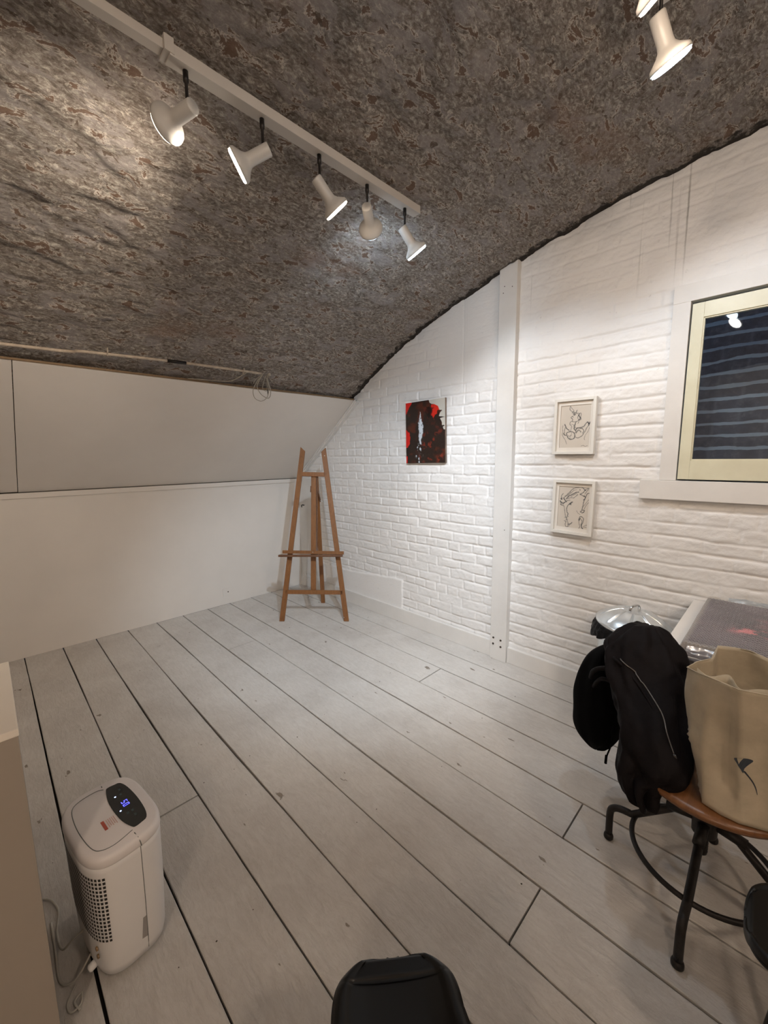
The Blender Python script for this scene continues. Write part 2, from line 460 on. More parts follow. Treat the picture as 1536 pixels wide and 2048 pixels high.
# back of the crevice and the outside of the brick end wall
WIN = (3.60, 4.36, 1.365, 2.245)     # window opening x0, x1, z0, z1
def build_brick_wall():
    def relief(X, Z):
        H = .0752
        Zw = Z + .007*fbm(X*3.1, Z*5, 5, 3) + .0035*fbm(X*13, Z*17, 6, 3)
        r = np.floor(Zw/H).astype(int); fz = (Zw/H-r)*H
        dz = np.minimum(fz, H-fz)
        odd = (r % 2)
        hd = ((r*7919) % 5 == 0)
        L = np.where(hd, .113, .228)
        Xs = X + odd*.113 + ((r*37) % 11)*.004 + .003*fbm(X*20, Z*20, 8, 2)
        k = np.floor(Xs/L); fx = (Xs/L-k)*L
        dx = np.minimum(fx, L-fx)
        right = sstep(2.45, 2.75, X)
        ww = .0032+.003*vnoise(X*9, Z*9, 61)
        bed = sstep(ww+.006, ww*.3, dz)
        vert = sstep(ww+.005, ww*.3, dx)*(1-.45*right)*(.35+.65*sstep(.25, .6, vnoise(k*3.3, r*1.7, 62)))
        keep = .18+.82*sstep(.25, .7, vnoise(X*5+3, r*5.1, 63))       # paint fills some joints
        depth = .0100*np.maximum(bed*keep, vert*.85)
        depth *= 1-.55*sstep(2.05, 2.35, Z)
        per = .0035*(vnoise(k*1.37+r*9.1, r*3.3, 64)-.5)
        lump = .0042*fbm(X*13, Z*17, 65, 4)*(1+.5*right)+.0020*fbm(X*52, Z*60, 66, 3)
        crust = .006*np.clip(fbm(X*7, Z*16, 67, 4)-.30, 0, 1)*right
        d = depth-per-lump-crust
        # smooth rendered patch low on the left
        top = .335+.055*sstep(.8, 1.62, X)+.006*fbm(X*30, X*0, 68, 3)
        edge = 1.62+.004*fbm(Z*20, Z*0, 69, 2)
        inp = sstep(edge+.004, edge-.004, X)*sstep(top+.005, top-.005, Z)
        d = d*(1-inp)+(-.010+.0012*fbm(X*6, Z*6, 70, 2))*inp
        # patch of render high on the left, faintly scored into blocks
        q = sstep(1.98, 2.02, X)*sstep(2.56, 2.52, X)*sstep(2.02, 2.06, Z)
        d = d*(1-.75*q)+.004*sstep(.006, .001, np.abs(X-2.24+.004*fbm(Z*4, Z*0, 71, 2)))*sstep(1.9, 2.0, Z)
        d = d+.005*sstep(.005, .001, np.abs(X-2.06))*sstep(2.08, 2.14, Z)*0
        return d
    def sheet(x0, x1, z0, z1, nx, nz):
        xs = np.linspace(x0, x1, nx); zs = np.linspace(z0, z1, nz); X, Z = np.meshgrid(xs, zs)
        P = np.stack([X, relief(X, Z), Z], -1)
        xc = (X[:-1, :-1]+X[1:, 1:])/2; zc = (Z[:-1, :-1]+Z[1:, 1:])/2
        mask = ~((xc > WIN[0]-.04) & (xc < WIN[1]+.04) & (zc > WIN[2]-.04) & (zc < WIN[3]+.04))
        mask &= zc < np.interp(xc, px_, pz_)+.08
        return P, mask
    # fine as far as the lens reaches, coarser beyond; one mesh by joining the arrays along x
    xs = np.concatenate([np.linspace(-.05, 4.35, 660), np.linspace(4.37, 7.85, 150)])
    zs = np.linspace(-.02, 3.0, 480); X, Z = np.meshgrid(xs, zs)
    P = np.stack([X, relief(X, Z), Z], -1)
    xc = (X[:-1, :-1]+X[1:, 1:])/2; zc = (Z[:-1, :-1]+Z[1:, 1:])/2
    mask = ~((xc > WIN[0]-.03) & (xc < WIN[1]+.03) & (zc > WIN[2]-.03) & (zc < WIN[3]+.03))
    mask &= zc < np.interp(xc, px_, pz_)+.16
    o = grid_mesh('wall_right', P, M['brick_white'], None, mask)
    tag(o, kind='structure')
build_brick_wall()

# floorboards: one setting object, every board with eased edges, a rough gap and its butt joints
EDGES = [.012, -.205, -.425, -.668, -.905, -1.130, -1.368, -1.600, -1.833, -2.066, -2.287, -2.522, -2.755, -2.99, -3.22, -3.455, -3.69, -3.92, -4.155, -4.39, -4.62, -4.85, -5.06]
JOINTS = {2: [2.383], 3: [5.1], 4: [3.512], 5: [1.0, 5.6], 6: [3.532], 7: [5.0], 8: [4.7], 9: [2.268, 5.3], 10: [5.9], 12: [3.9]}
def build_floor():
    bm = bmesh.new()
    for i in range(len(EDGES)-1):
        ya, yb = EDGES[i], EDGES[i+1]
        xs = [-.0]+JOINTS.get(i, [])+[7.8]
        for j in range(len(xs)-1):
            x0 = xs[j]+(.0035 if j else 0); x1 = xs[j+1]-(.0035 if j < len(xs)-2 else 0)
            n = max(2, int((x1-x0)/.045)); z = rnd.uniform(-.0015, .0015)
            rows = []
            for k in range(n+1):
                x = x0+(x1-x0)*k/n
                ga = .0036+.0030*mnoise.noise((x*1.1, i*3.7, 0))+.0009*mnoise.noise((x*9, i*5.1, 3))
                gb = .0036+.0030*mnoise.noise((x*1.1, (i+1)*3.7, 0))+.0009*mnoise.noise((x*9, (i+1)*5.1, 9))
                wa = .004*mnoise.noise((x*.8, i*2.3, 5)); wb = .004*mnoise.noise((x*.8, (i+1)*2.3, 5))
                a = ya+wa-max(.0008, ga); b_ = yb+wb+max(.0008, gb)
                cup = .0008*mnoise.noise((x*2, i, 1))
                rows.append([bm.verts.new(c) for c in ((x, a, -.022), (x, a, z-.002), (x, a-.003, z), (x, (a+b_)/2, z+cup), (x, b_+.003, z), (x, b_, z-.002), (x, b_, -.022))])
            for r0_, r1_ in zip(rows, rows[1:]):
                for q in range(6): bm.faces.new((r0_[q], r0_[q+1], r1_[q+1], r1_[q]))
            bm.faces.new(rows[0][::-1]); bm.faces.new(rows[-1])
    fl = bmo('floor', bm, M['floor']); tag(fl, kind='structure')
    bm = bmesh.new(); add_box(bm, (-.1, -5.1, -.06), (7.9, .06, -.0215))
    bmo('floor_bed', bm, M['subfloor'], fl)
    # nail heads and knocks
    bm = bmesh.new()
    for i in range(len(EDGES)-1):
        for xj in (.22, .9, 1.55, 2.2, 2.9, 3.45, 4.1, 4.8, 5.5):
            for f in (.2, .8):
                if rnd.random() < .45: continue
                x = xj+rnd.uniform(-.05, .05)+.03*f; y = EDGES[i]+(EDGES[i+1]-EDGES[i])*(f+rnd.uniform(-.05, .05))
                r = rnd.uniform(.0018, .0036); c = bm.verts.new((x, y, .0022))
                ring = [bm.verts.new((x+r*math.cos(k*PI/4)*rnd.uniform(.7, 1.3), y+r*math.sin(k*PI/4)*rnd.uniform(.7, 1.2), .0021)) for k in range(8)]
                for k in range(8): bm.faces.new((c, ring[k], ring[(k+1) % 8]))
    bmo('nail_head', bm, M['nail'], fl)['kind'] = 'stuff'
build_floor()

def sbox(name, lo, hi, m, bev=.002, parent=None):
    o = box(name, lo, hi, m, parent, bev)
    if parent is None: tag(o, kind='structure')
    return o

# skirting along the brick wall, on both sides of the post
sbox('baseboard_right', (.0, -.028, .0), (2.538, -.001, .125), M['white_wood'], .003)
sbox('baseboard_right', (2.676, -.030, .0), (7.8, -.001, .115), M['white_wood'], .003)
# post with four bolt holes
post = sbox('trim_1', (2.547, -.045, 0), (2.673, .01, 2.75), M['white_wood'], .003)
bm = bmesh.new()
for x, z in ((2.573, .165), (2.632, .160), (2.572, .118), (2.633, .110)):
    add_lathe(bm, [(.0075, 0), (.0075, .0035), (.003, .004)], Matrix.Translation((x, -.0445, z)) @ Matrix.Rotation(PI/2, 4, 'X'), 14)
bmo('bolt_hole', bm, M['nail'], post)
bm = bmesh.new()
for x, z in ((2.585, 2.60), (2.577, 2.56), (2.64, 2.585), (2.636, .98)):
    add_lathe(bm, [(.0035, 0), (.003, .002)], Matrix.Translation((x, -.0446, z)) @ Matrix.Rotation(PI/2, 4, 'X'), 8)
bmo('nail_hole', bm, M['nail'], post)
# corner board, strip under the slope end
sbox('trim_2', (.105, -.020, .155), (.30, .0, 1.26), M['white_wood'], .002)
sbox('trim_3', (.006, -.016, 0), (.10, .0, 1.25), M['white_wood'], .002)

# left wall: low upright wall, cap rail, sloping lining board
sbox('wall_left', (-.10, -5.0, 0), (0, .03, 1.262), M['plaster'], 0)
sbox('trim_4', (0.0, -5.0, 1.222), (.012, 0, 1.262), M['plaster'], .002)
slope_dir = Vector((1.035, 0, 2.028-1.270)).normalized(); slope_n = Vector((-slope_dir.z, 0, slope_dir.x))
def slope_panel(y0, y1, name, top=1.0, dz=0.0):
    a = Vector((-.008, 0, 1.268)); b_ = Vector((1.035, 0, 2.030)); n = 24
    P = []
    for side in (0, 1):
        for i in range(n+1):
            for j in (0, 1):
                pass
    bm = bmesh.new(); G = []
    for off in (0, .012):
        L = []
        for i in range(n+1):
            y = y0+(y1-y0)*i/n
            row = []
            for j in range(7):
                t = j/6; p = a.lerp(b_, t)+slope_n*(off+dz)+slope_n*.006*math.sin(PI*t)*mnoise.noise((y*1.2, t, 2))
                if j == 6: p += slope_dir*.012*mnoise.noise((y*1.6, 4, 1))
                row.append(bm.verts.new((p.x, y, p.z)))
            L.append(row)
        G.append(L)
    for L in G:
        for i in range(n):
            for j in range(6): bm.faces.new((L[i][j], L[i+1][j], L[i+1][j+1], L[i][j+1]))
    for i in range(n):
        for j in (0, 6): bm.faces.new((G[0][i][j], G[0][i+1][j], G[1][i+1][j], G[1][i][j]))
    for i in (0, n):
        for j in range(6): bm.faces.new((G[0][i][j], G[0][i][j+1], G[1][i][j+1], G[1][i][j]))
    o = bmo(name, bm, M['plaster']); tag(o, kind='structure'); return o
bm = bmesh.new()      # rough wall behind the lining boards
vv = [bm.verts.new(p) for p in ((-.06, .03, 1.30), (-.06, -5, 1.30), (.90, -5, 2.01), (.90, .03, 2.01))]; bm.faces.new(vv)
vv = [bm.verts.new(p) for p in ((-.06, .03, 1.20), (-.06, -5, 1.20), (-.06, -5, 1.30), (-.06, .03, 1.30))]; bm.faces.new(vv)
o = bmo('wall_backing', bm, M['nail']); tag(o, kind='structure')
slope_panel(-2.430, -.022, 'wall_slope')
slope_panel(-5.0, -2.434, 'wall_slope', dz=.003)
# lath behind the top edge of the lining and its end strip on the brick wall
tube_w = paint('raw_lath', (.16, .10, .05), .7, .2, 20, .1, .001); M['lath'] = tube_w
o = box('trim_5', (1.018, -5.0, 2.034), (1.042, -.03, 2.046), M['lath'], None, .001); tag(o, kind='structure')
bm = bmesh.new()
a = Vector((.10, 0, 1.338)); b_ = Vector((1.055, 0, 2.036)); d = (b_-a).normalized(); nn = Vector((d.z, 0, -d.x))
for (o0, o1, y0, y1) in ((.0, .030, -.030, .0), (-.004, .012, -.038, -.012)):
    vv = [bm.verts.new(q) for q in [Vector((p.x, y, p.z))+nn*o_ for p in (a, b_) for o_ in (o0, o1) for y in (y0, y1)]]
    for f in ((0, 1, 3, 2), (4, 6, 7, 5), (0, 4, 5, 1), (2, 3, 7, 6), (0, 2, 6, 4), (1, 5, 7, 3)): bm.faces.new([vv[k] for k in f])
o = bmo('trim_6', bm, M['white_wood']); tag(o, kind='structure')

# rest of the shell, behind the camera and to the right
sbox('wall_far', (7.8, -5.0, 0), (7.9, .03, 1.262), M['plaster'], 0)
bm = bmesh.new()
vv = [bm.verts.new(p) for p in ((7.8, -5, 1.262), (7.8, 0, 1.262), (6.765, 0, 2.03), (6.765, -5, 2.03))]; bm.faces.new(vv)
o = bmo('wall_far_slope', bm, M['plaster']); tag(o, kind='structure')
bm = bmesh.new(); add_box(bm, (-.1, -5.1, 0), (7.9, -5.0, 2.95)); o = bmo('wall_back', bm, M['plaster']); tag(o, kind='structure')

# window in the brick wall
win = sbox('window_1', (WIN[0]-.078, -.022, WIN[2]-.005), (WIN[0]-.004, .03, WIN[3]+.085), M['white_wood'], .002)
box('casing', (WIN[0]-.078, -.024, WIN[3]+.004), (WIN[1]+.078, .03, WIN[3]+.088), M['white_wood'], win, .002)
box('casing', (WIN[1]+.004, -.022, WIN[2]), (WIN[1]+.078, .03, WIN[3]+.02), M['white_wood'], win, .002)
box('window_sill', (WIN[0]-.165, -.034, WIN[2]-.108), (WIN[1]+.16, .03, WIN[2]-.006), M['white_wood'], win, .003)
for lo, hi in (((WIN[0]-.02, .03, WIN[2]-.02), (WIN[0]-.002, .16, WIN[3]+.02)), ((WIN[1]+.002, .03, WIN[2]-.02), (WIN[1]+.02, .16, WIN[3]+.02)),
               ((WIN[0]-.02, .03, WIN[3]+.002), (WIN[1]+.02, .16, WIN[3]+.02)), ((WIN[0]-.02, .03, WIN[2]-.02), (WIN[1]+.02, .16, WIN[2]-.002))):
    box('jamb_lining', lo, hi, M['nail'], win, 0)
# sash, leaning a little into the room at its foot
ST = Matrix.Translation((WIN[0]+.003, -.014, WIN[3]-.010)) @ Matrix.Rotation(math.radians(-1.2), 4, 'X')
W_, H_ = WIN[1]-WIN[0]-.006, WIN[3]-WIN[2]-.012
def sashbox(name, lo, hi, m, bev=.002, parent=None): return box(name, lo, hi, m, parent, bev, ST)
bm = bmesh.new()
for lo, hi in (((0, 0, -H_), (.048, .035, 0)), ((W_-.048, 0, -H_), (W_, .035, 0)), ((.048, 0, -.072), (W_-.048, .035, 0)), ((.048, 0, -H_), (W_-.048, .035, -H_+.098))):
    add_box(bm, lo, hi, ST, .0015)
for lo, hi in (((.048, .006, -H_+.098), (.054, .030, -.072)), ((W_-.054, .006, -H_+.098), (W_-.048, .030, -.072)), ((.048, .006, -.078), (W_-.048, .030, -.072)), ((.048, .006, -H_+.098), (W_-.048, .030, -H_+.104))):
    add_box(bm, lo, hi, ST, .0008)
sash = bmo('sash', bm, M['sash'], win)
pane = sashbox('pane', (.050, .014, -H_+.10), (W_-.050, .018, -.074), M['glass'], 0, sash)

# alley wall seen through the glass
o = box('wall_outside', (2.2, .62, 0.2), (6.2, .75, 3.6), M['alley'], None, 0); tag(o, kind='structure')
# cover over the loft side so that the room keeps its own light
o = box('wall_outer', (-.2, .03, 2.0), (3.5, .06, 3.2), M['nail'], None, 0); bpy.data.objects.remove(o)

# blank plate in the low wall
bp = empty('socket_plate', (0.0, -.925, .128), 'small white blank plate with a dark hole low on the left wall', 'wall plate')
box('plate', (-.002, -.972, .088), (.0045, -.872, .168), M['plaster'], bp, .001)
bm = bmesh.new(); add_lathe(bm, [(.0065, 0), (.005, .002)], Matrix.Translation((.0046, -.918, .128)) @ Matrix.Rotation(PI/2, 4, 'Y'), 12)
bmo('cable_hole', bm, M['nail'], bp)

# iron pipe along the vault foot, joined by a dark coupling
pipe_pts = [(1.16, -5.0, 2.045), (1.132, -2.473, 2.090), (1.152, -2.127, 2.105), (1.168, -1.696, 2.118)]
cp = empty('conduit_pipe', (1.13, -2.47, 2.09), 'thin cream painted conduit running along the foot of the vault above the sloping board', 'pipe')
M['cond'] = paint('old_conduit_paint', (.40, .33, .26), .6, .25, 25, .3, .002)
tube('pipe', smooth_path(pipe_pts, 4), .0085, M['cond'], cp)
tube('pipe', smooth_path([(1.172, -1.592, 2.120), (1.175, -1.3, 2.122), (1.178, -1.055, 2.122)], 4), .0085, M['cond'], cp)
tube('coupling', [(1.168, -1.70, 2.118), (1.172, -1.588, 2.120)], .0105, M['dark_metal'], cp, label='dark bare coupling')
for y in (-2.02, -1.2):
    bm = bmesh.new()
    x = 1.160 if y < -1.5 else 1.176
    add_tube(bm, [(x-.014, y, 2.122), (x, y, 2.100), (x+.016, y, 2.116), (x+.02, y, 2.14)], .0035, 6)
    bmo('pipe_clip', bm, M['cond'], cp)

# slack wires tied at the pipe end
wb = empty('wire_bundle', (1.18, -1.03, 2.12), 'looped bundle of loose thin wires hanging at the end of the cream conduit', 'wires')
def wire(pts, r=.0030, m='old_wire'): tube('wire', smooth_path(pts, 8), r, M[m], wb, 6)
wire([(1.185, -1.05, 2.115), (1.165, -1.09, 2.06), (1.150, -1.115, 2.00), (1.150, -1.105, 1.945), (1.160, -1.06, 1.925), (1.170, -1.015, 1.955), (1.176, -1.00, 2.02), (1.186, -1.02, 2.10)])
wire([(1.185, -1.05, 2.115), (1.160, -1.085, 2.04), (1.150, -1.06, 1.985), (1.158, -1.02, 1.955), (1.168, -.995, 1.955), (1.175, -.985, 2.00), (1.18, -1.005, 2.07), (1.186, -1.02, 2.11)])
wire([(1.19, -1.03, 2.11), (1.165, -1.045, 2.03), (1.162, -1.03, 2.005), (1.168, -1.01, 2.01), (1.18, -1.015, 2.09)], .002)
wire([(1.187, -1.055, 2.115), (1.165, -1.10, 2.075), (1.158, -1.115, 2.045)], .002)
wire([(1.19, -1.01, 2.11), (1.185, -.975, 2.07), (1.19, -.955, 2.055)], .0018)
wire([(1.172, -1.17, 2.115), (1.12, -1.26, 2.055), (1.09, -1.33, 2.048), (1.08, -1.42, 2.046), (1.075, -1.55, 2.042)], .003)
bm = bmesh.new(); add_lathe(bm, [(.004, -.012), (.013, -.008), (.016, .002), (.011, .010), (.003, .013)], Matrix.Translation((1.195, -1.005, 2.118)) @ Matrix.Rotation(.6, 4, 'X'), 10)
bmo('junction_knob', bm, M['old_wire'], wb, True)
tube('cable_tie', [(1.168, -1.006, 2.015), (1.166, -1.004, 1.975)], .0035, M['dark_metal'], wb, 6)

# cup hook in the corner
hk = tube('cup_hook', smooth_path([(.112, -.02, .96), (.115, -.05, .965), (.12, -.062, .955), (.118, -.055, .94)], 4), .005, M['dark_metal'], None, 8)
tag(hk, 'tiny dark hook on the corner board behind the wooden easel', 'hook')

# ================================================================== SPOT TRACKS
def orient(d): return rot_to(d)
def spot_head(x, y, ztrack, d, col, watt, cone, blend, glow, label, group, stem=.105):
    d = Vector(d).normalized()
    root = empty('track_spotlight', (x, y, ztrack), label, 'spotlight', group)
    pivot = Vector((x, y, ztrack-stem))
    tube('stem', [(x, y, ztrack+.002), (x, y, ztrack-.03), (x, y, ztrack-.032), pivot], [.008, .008, .0048, .0048], M['dark_metal'], root, 12, label='dark metal stem')
    # shade: tube that flares into a bell, mesh along local Z = beam direction
    Mx = Matrix.Translation(pivot - d*.012 + Vector((0, 0, -.018))) @ orient(d)
    prof = [(.0, -.012), (.020, -.012), (.0215, -.008), (.0215, .060), (.023, .070), (.030, .080), (.042, .090), (.052, .098), (.0545, .106), (.0545, .111)]
    inner = [(.051, .111), (.048, .100), (.040, .094)]
    bm = bmesh.new(); add_lathe(bm, prof+inner, Mx, 36, True)
    bmo('shade', bm, M['spot'], root, True)
    bm = bmesh.new(); add_lathe(bm, [(.0, .098), (.0505, .098), (.0505, .116), (.044, .119), (.0, .120)], Mx, 36, True)
    bmo('bulb', bm, emis('lamp_face_%s' % ('warm' if col[2] < .8 else 'cool'), col, glow), root, True)
    if watt:
        L = bpy.data.lights.new('beam', 'SPOT'); L.energy = watt; L.color = col; L.spot_size = math.radians(cone); L.spot_blend = blend; L.shadow_soft_size = .014
        lo = bpy.data.objects.new('beam', L); C.objects.link(lo)
        lo.parent = root; lo.matrix_parent_inverse = Matrix.Translation(-root.location)
        lo.matrix_basis = Matrix.Translation(Mx @ Vector((0, 0, .136))) @ orient(d) @ Matrix.Rotation(PI, 4, 'X')
    return root

TA = 2.655
ta = empty('ceiling_track', (2.632, -1.55, TA+.035), 'white lighting track on the vault left of centre carrying five spotlights', 'lighting track')
box('rail', (2.610, -2.10, TA), (2.654, -.985, TA+.034), M['track'], ta, .002)
box('end_feed', (2.606, -2.115, TA+.004), (2.658, -2.088, TA+.045), M['track'], ta, .002)
bx_ = box('cable_trunking', (2.616, -5.0, 2.664), (2.648, -2.115, 2.690), M['track'], None, .002)
tag(bx_, 'narrow white cable trunking leading along the vault to the left lighting track', 'cable trunking')
names_a = ['white spotlight nearest the cable trunking, turned up to the left and lighting the vault',
           'second white spotlight from the trunking, lit face seen edge-on pointing left',
           'middle white spotlight of the left track, bell pointing down to the right',
           'white spotlight with its back to us, second from the far end of the left track',
           'bright white spotlight at the far end of the left track aimed at the brick wall']
for (p, d, c, wt, cn, bl, gl), nm in zip(HEADS_A, names_a):
    spot_head(p[0]+.0, p[1], TA, d, c, wt, cn, bl, gl, nm, 'spotlights on the left track', .085)
TB = 2.846
tb = empty('ceiling_track', (3.635, -2.0, TB+.036), 'white lighting track near the crown of the vault at the top right', 'lighting track')
box('rail', (3.613, -2.45, TB), (3.657, -1.00, TB+.034), M['track'], tb, .002)
names_b = ['large white spotlight at top right, its cool glowing face aimed at the window wall',
           'warm lit white spotlight cut off by the top edge of the photo, at upper right',
           'third spotlight of the right track, above the frame', 'fourth spotlight of the right track, above the frame', 'fifth spotlight of the right track, above the frame']
for (p, d, c, wt, cn, bl, gl), nm in zip(HEADS_B, names_b):
    spot_head(p[0], p[1], TB, d, c, wt, cn, bl, gl, nm, 'spotlights on the right track', .085)
for i, (p, c, wt) in enumerate(FILL_PENDANTS):
    pr = empty('pendant_lamp', (p[0], p[1], 2.9), ['pendant lamp with an opal globe hanging to the right of the view', 'pendant lamp with an opal globe hanging behind the view'][i], 'lamp')
    tube('cord', [(p[0], p[1], vz(p[0])-.01), (p[0], p[1], p[2]+.07)], .003, M['dark_metal'], pr)
    bm = bmesh.new(); bmesh.ops.create_uvsphere(bm, u_segments=24, v_segments=14, radius=.07, matrix=Matrix.Translation(p))
    bmo('globe', bm, emis('opal_globe', c, 10), pr, True)
    L = bpy.data.lights.new('glow', 'POINT'); L.energy = wt; L.color = c; L.shadow_soft_size = .075
    lo = bpy.data.objects.new('glow', L); C.objects.link(lo); lo.location = p
    lo.parent = pr; lo.matrix_parent_inverse = Matrix.Translation(-pr.location)

# ================================================================== PICTURES
def pt_seg(U, V, a, b):
    ax, ay = a; bx, by = b; dx, dy = bx-ax, by-ay; L2 = dx*dx+dy*dy+1e-12
    t = np.clip(((U-ax)*dx+(V-ay)*dy)/L2, 0, 1)
    return np.hypot(U-ax-t*dx, V-ay-t*dy)
def in_poly(U, V, poly):
    c = np.zeros(U.shape, bool); n = len(poly)
    for i in range(n):
        x0, y0 = poly[i]; x1, y1 = poly[(i+1) % n]
        if y0 == y1: continue
        t = ((y0 > V) != (y1 > V)) & (U < (x1-x0)*(V-y0)/(y1-y0)+x0)
        c ^= t
    return c

def canvas():
    # 41 x 50 cm board, hung a touch out of true
    x0, x1, z1, z0 = 1.690, 2.098, 1.944, 1.446; th = .022
    root = empty('abstract_painting', (1.894, 0, 1.446), 'unframed abstract painting in black, red and white on the white brick wall', 'painting')
    Mt = Matrix.Translation((1.894, 0, 1.695)) @ Matrix.Rotation(math.radians(-.9), 4, 'Y') @ Matrix.Translation((-1.894, 0, -1.695))
    b = box('board', (x0, -th, z0), (x1, -.002, z1), paint('canvas_edge', (.16, .11, .08), .7, .4, 14, .1, .001), root, .001, Mt)
    nu, nv = 190, 232
    u = np.linspace(0, 1, nu); v = np.linspace(0, 1, nv); U, V = np.meshgrid(u, v)
    wu = U+.022*fbm(U*9, V*9, 3, 4); wv = V+.022*fbm(U*9+4, V*9+8, 7, 4)
    jag = lambda a: (U+a*fbm(U*22, V*22, 13, 3), V+a*fbm(U*22+5, V*22, 17, 3))
    col = np.zeros((nv, nu, 3)); dark = np.array([.018, .010, .008]); red = np.array([.62, .012, .008]); brown = np.array([.075, .016, .008])
    col[:] = dark
    m = fbm(U*5, V*7, 5, 5); col += (sstep(.05, .45, m))[..., None]*(brown-dark)
    m2 = sstep(.12, .5, fbm(U*11, V*16, 9, 4))*sstep(.75, .1, np.hypot((U-.72)*1.3, (V-.78)*1.4))
    col += m2[..., None]*(np.array([.16, .02, .01])-dark)*1.2
    def put(poly, c, a=.01, k=1.0):
        pu, pv = jag(a); msk = in_poly(pu, pv, poly).astype(float)*k
        col[:] = col*(1-msk[..., None])+np.array(c)*msk[..., None]
    put([(-.1, -.1), (.168, -.1), (.168, .008), (.108, .066), (.042, .136), (.011, .179), (-.1, .2)], red, .012)
    put([(-.1, .43), (.008, .436), (.072, .485), (.116, .57), (.101, .682), (.015, .739), (-.1, .739)], red, .03)
    put([(-.1, .875), (.034, .883), (.03, 1.1), (-.1, 1.1)], red, .008)
    put([(.662, .063), (.761, .078), (.837, .12), (.86, .171), (.82, .19), (.76, .26), (.712, .303), (.66, .24), (.68, .16), (.66, .12)], (.62, .02, .010), .04)
    fl_ = in_poly(*jag(.06), [(.48, .08), (.70, .10), (.70, .30), (.60, .28), (.50, .20)]); col[fl_] = col[fl_]*.5+np.array([.20, .012, .008])*.5*sstep(-.1, .4, fbm(U*18, V*22, 77, 4))[fl_][:, None]
    dk = sstep(-.05, .25, fbm(U*16, V*20, 21, 4))*sstep(.60, .45, U+V*.1)*0
    inner = in_poly(*jag(.03), [(.55, .1), (.70, .12), (.68, .25), (.6, .28), (.5, .2)])
    col[inner] = col[inner]*.35
    put([(.605, -.1), (.605, 0), (.627, .046), (.662, .063), (.743, .077), (.831, .116), (.86, .175), (.936, .184), (.883, .215), (.853, .27), (.994, .29), (.877, .307), (.918, .359),
         (.929, .416), (1.0, .419), (.947, .441), (.965, .481), (1.1, .486), (1.1, -.1)], (.55, .52, .46), .006)
    # pale torn streak up the middle
    cx = np.interp(V, [.17, .24, .31, .40, .49, .57, .63, .71, .80, .88, .94], [.392, .384, .385, .40, .395, .385, .37, .37, .36, .35, .35])
    wd = np.interp(V, [.15, .2, .28, .36, .45, .55, .63, .70, .80, .90, .95], [.0, .010, .035, .06, .055, .055, .035, .06, .085, .12, .02])
    d_ = np.abs(U-cx+.03*fbm(U*6, V*20, 33, 4))/np.maximum(wd, 1e-3)
    den = np.interp(V, [.17, .3, .45, .6, .7, .94], [.95, .85, .92, .92, .52, .36])
    tex = fbm(U*26, V*18, 35, 4)*.9+.5
    a = sstep(1.05, .6, d_)*sstep(1-den-.12, 1-den+.18, tex)*(wd > .003)
    wc = np.array([.74, .80, .84])*(1-.4*V[..., None])+np.array([.0, .0, .02])
    col = col*(1-a[..., None])+wc*a[..., None]
    col = np.clip(col, .003, 1)
    P = np.stack([x0+U*(x1-x0), -th-.0006-.0012*np.clip(a+fbm(U*20, V*24, 40, 3)*.5, 0, 1), z1-V*(z1-z0)], -1)
    P4 = P.reshape(-1, 3) @ np.array(Mt.to_3x3()).T + np.array(Mt.translation)
    art('painted_face', P4.reshape(P.shape), col, attr_mat('oil_paint', .32, .3, .3), root)
canvas()

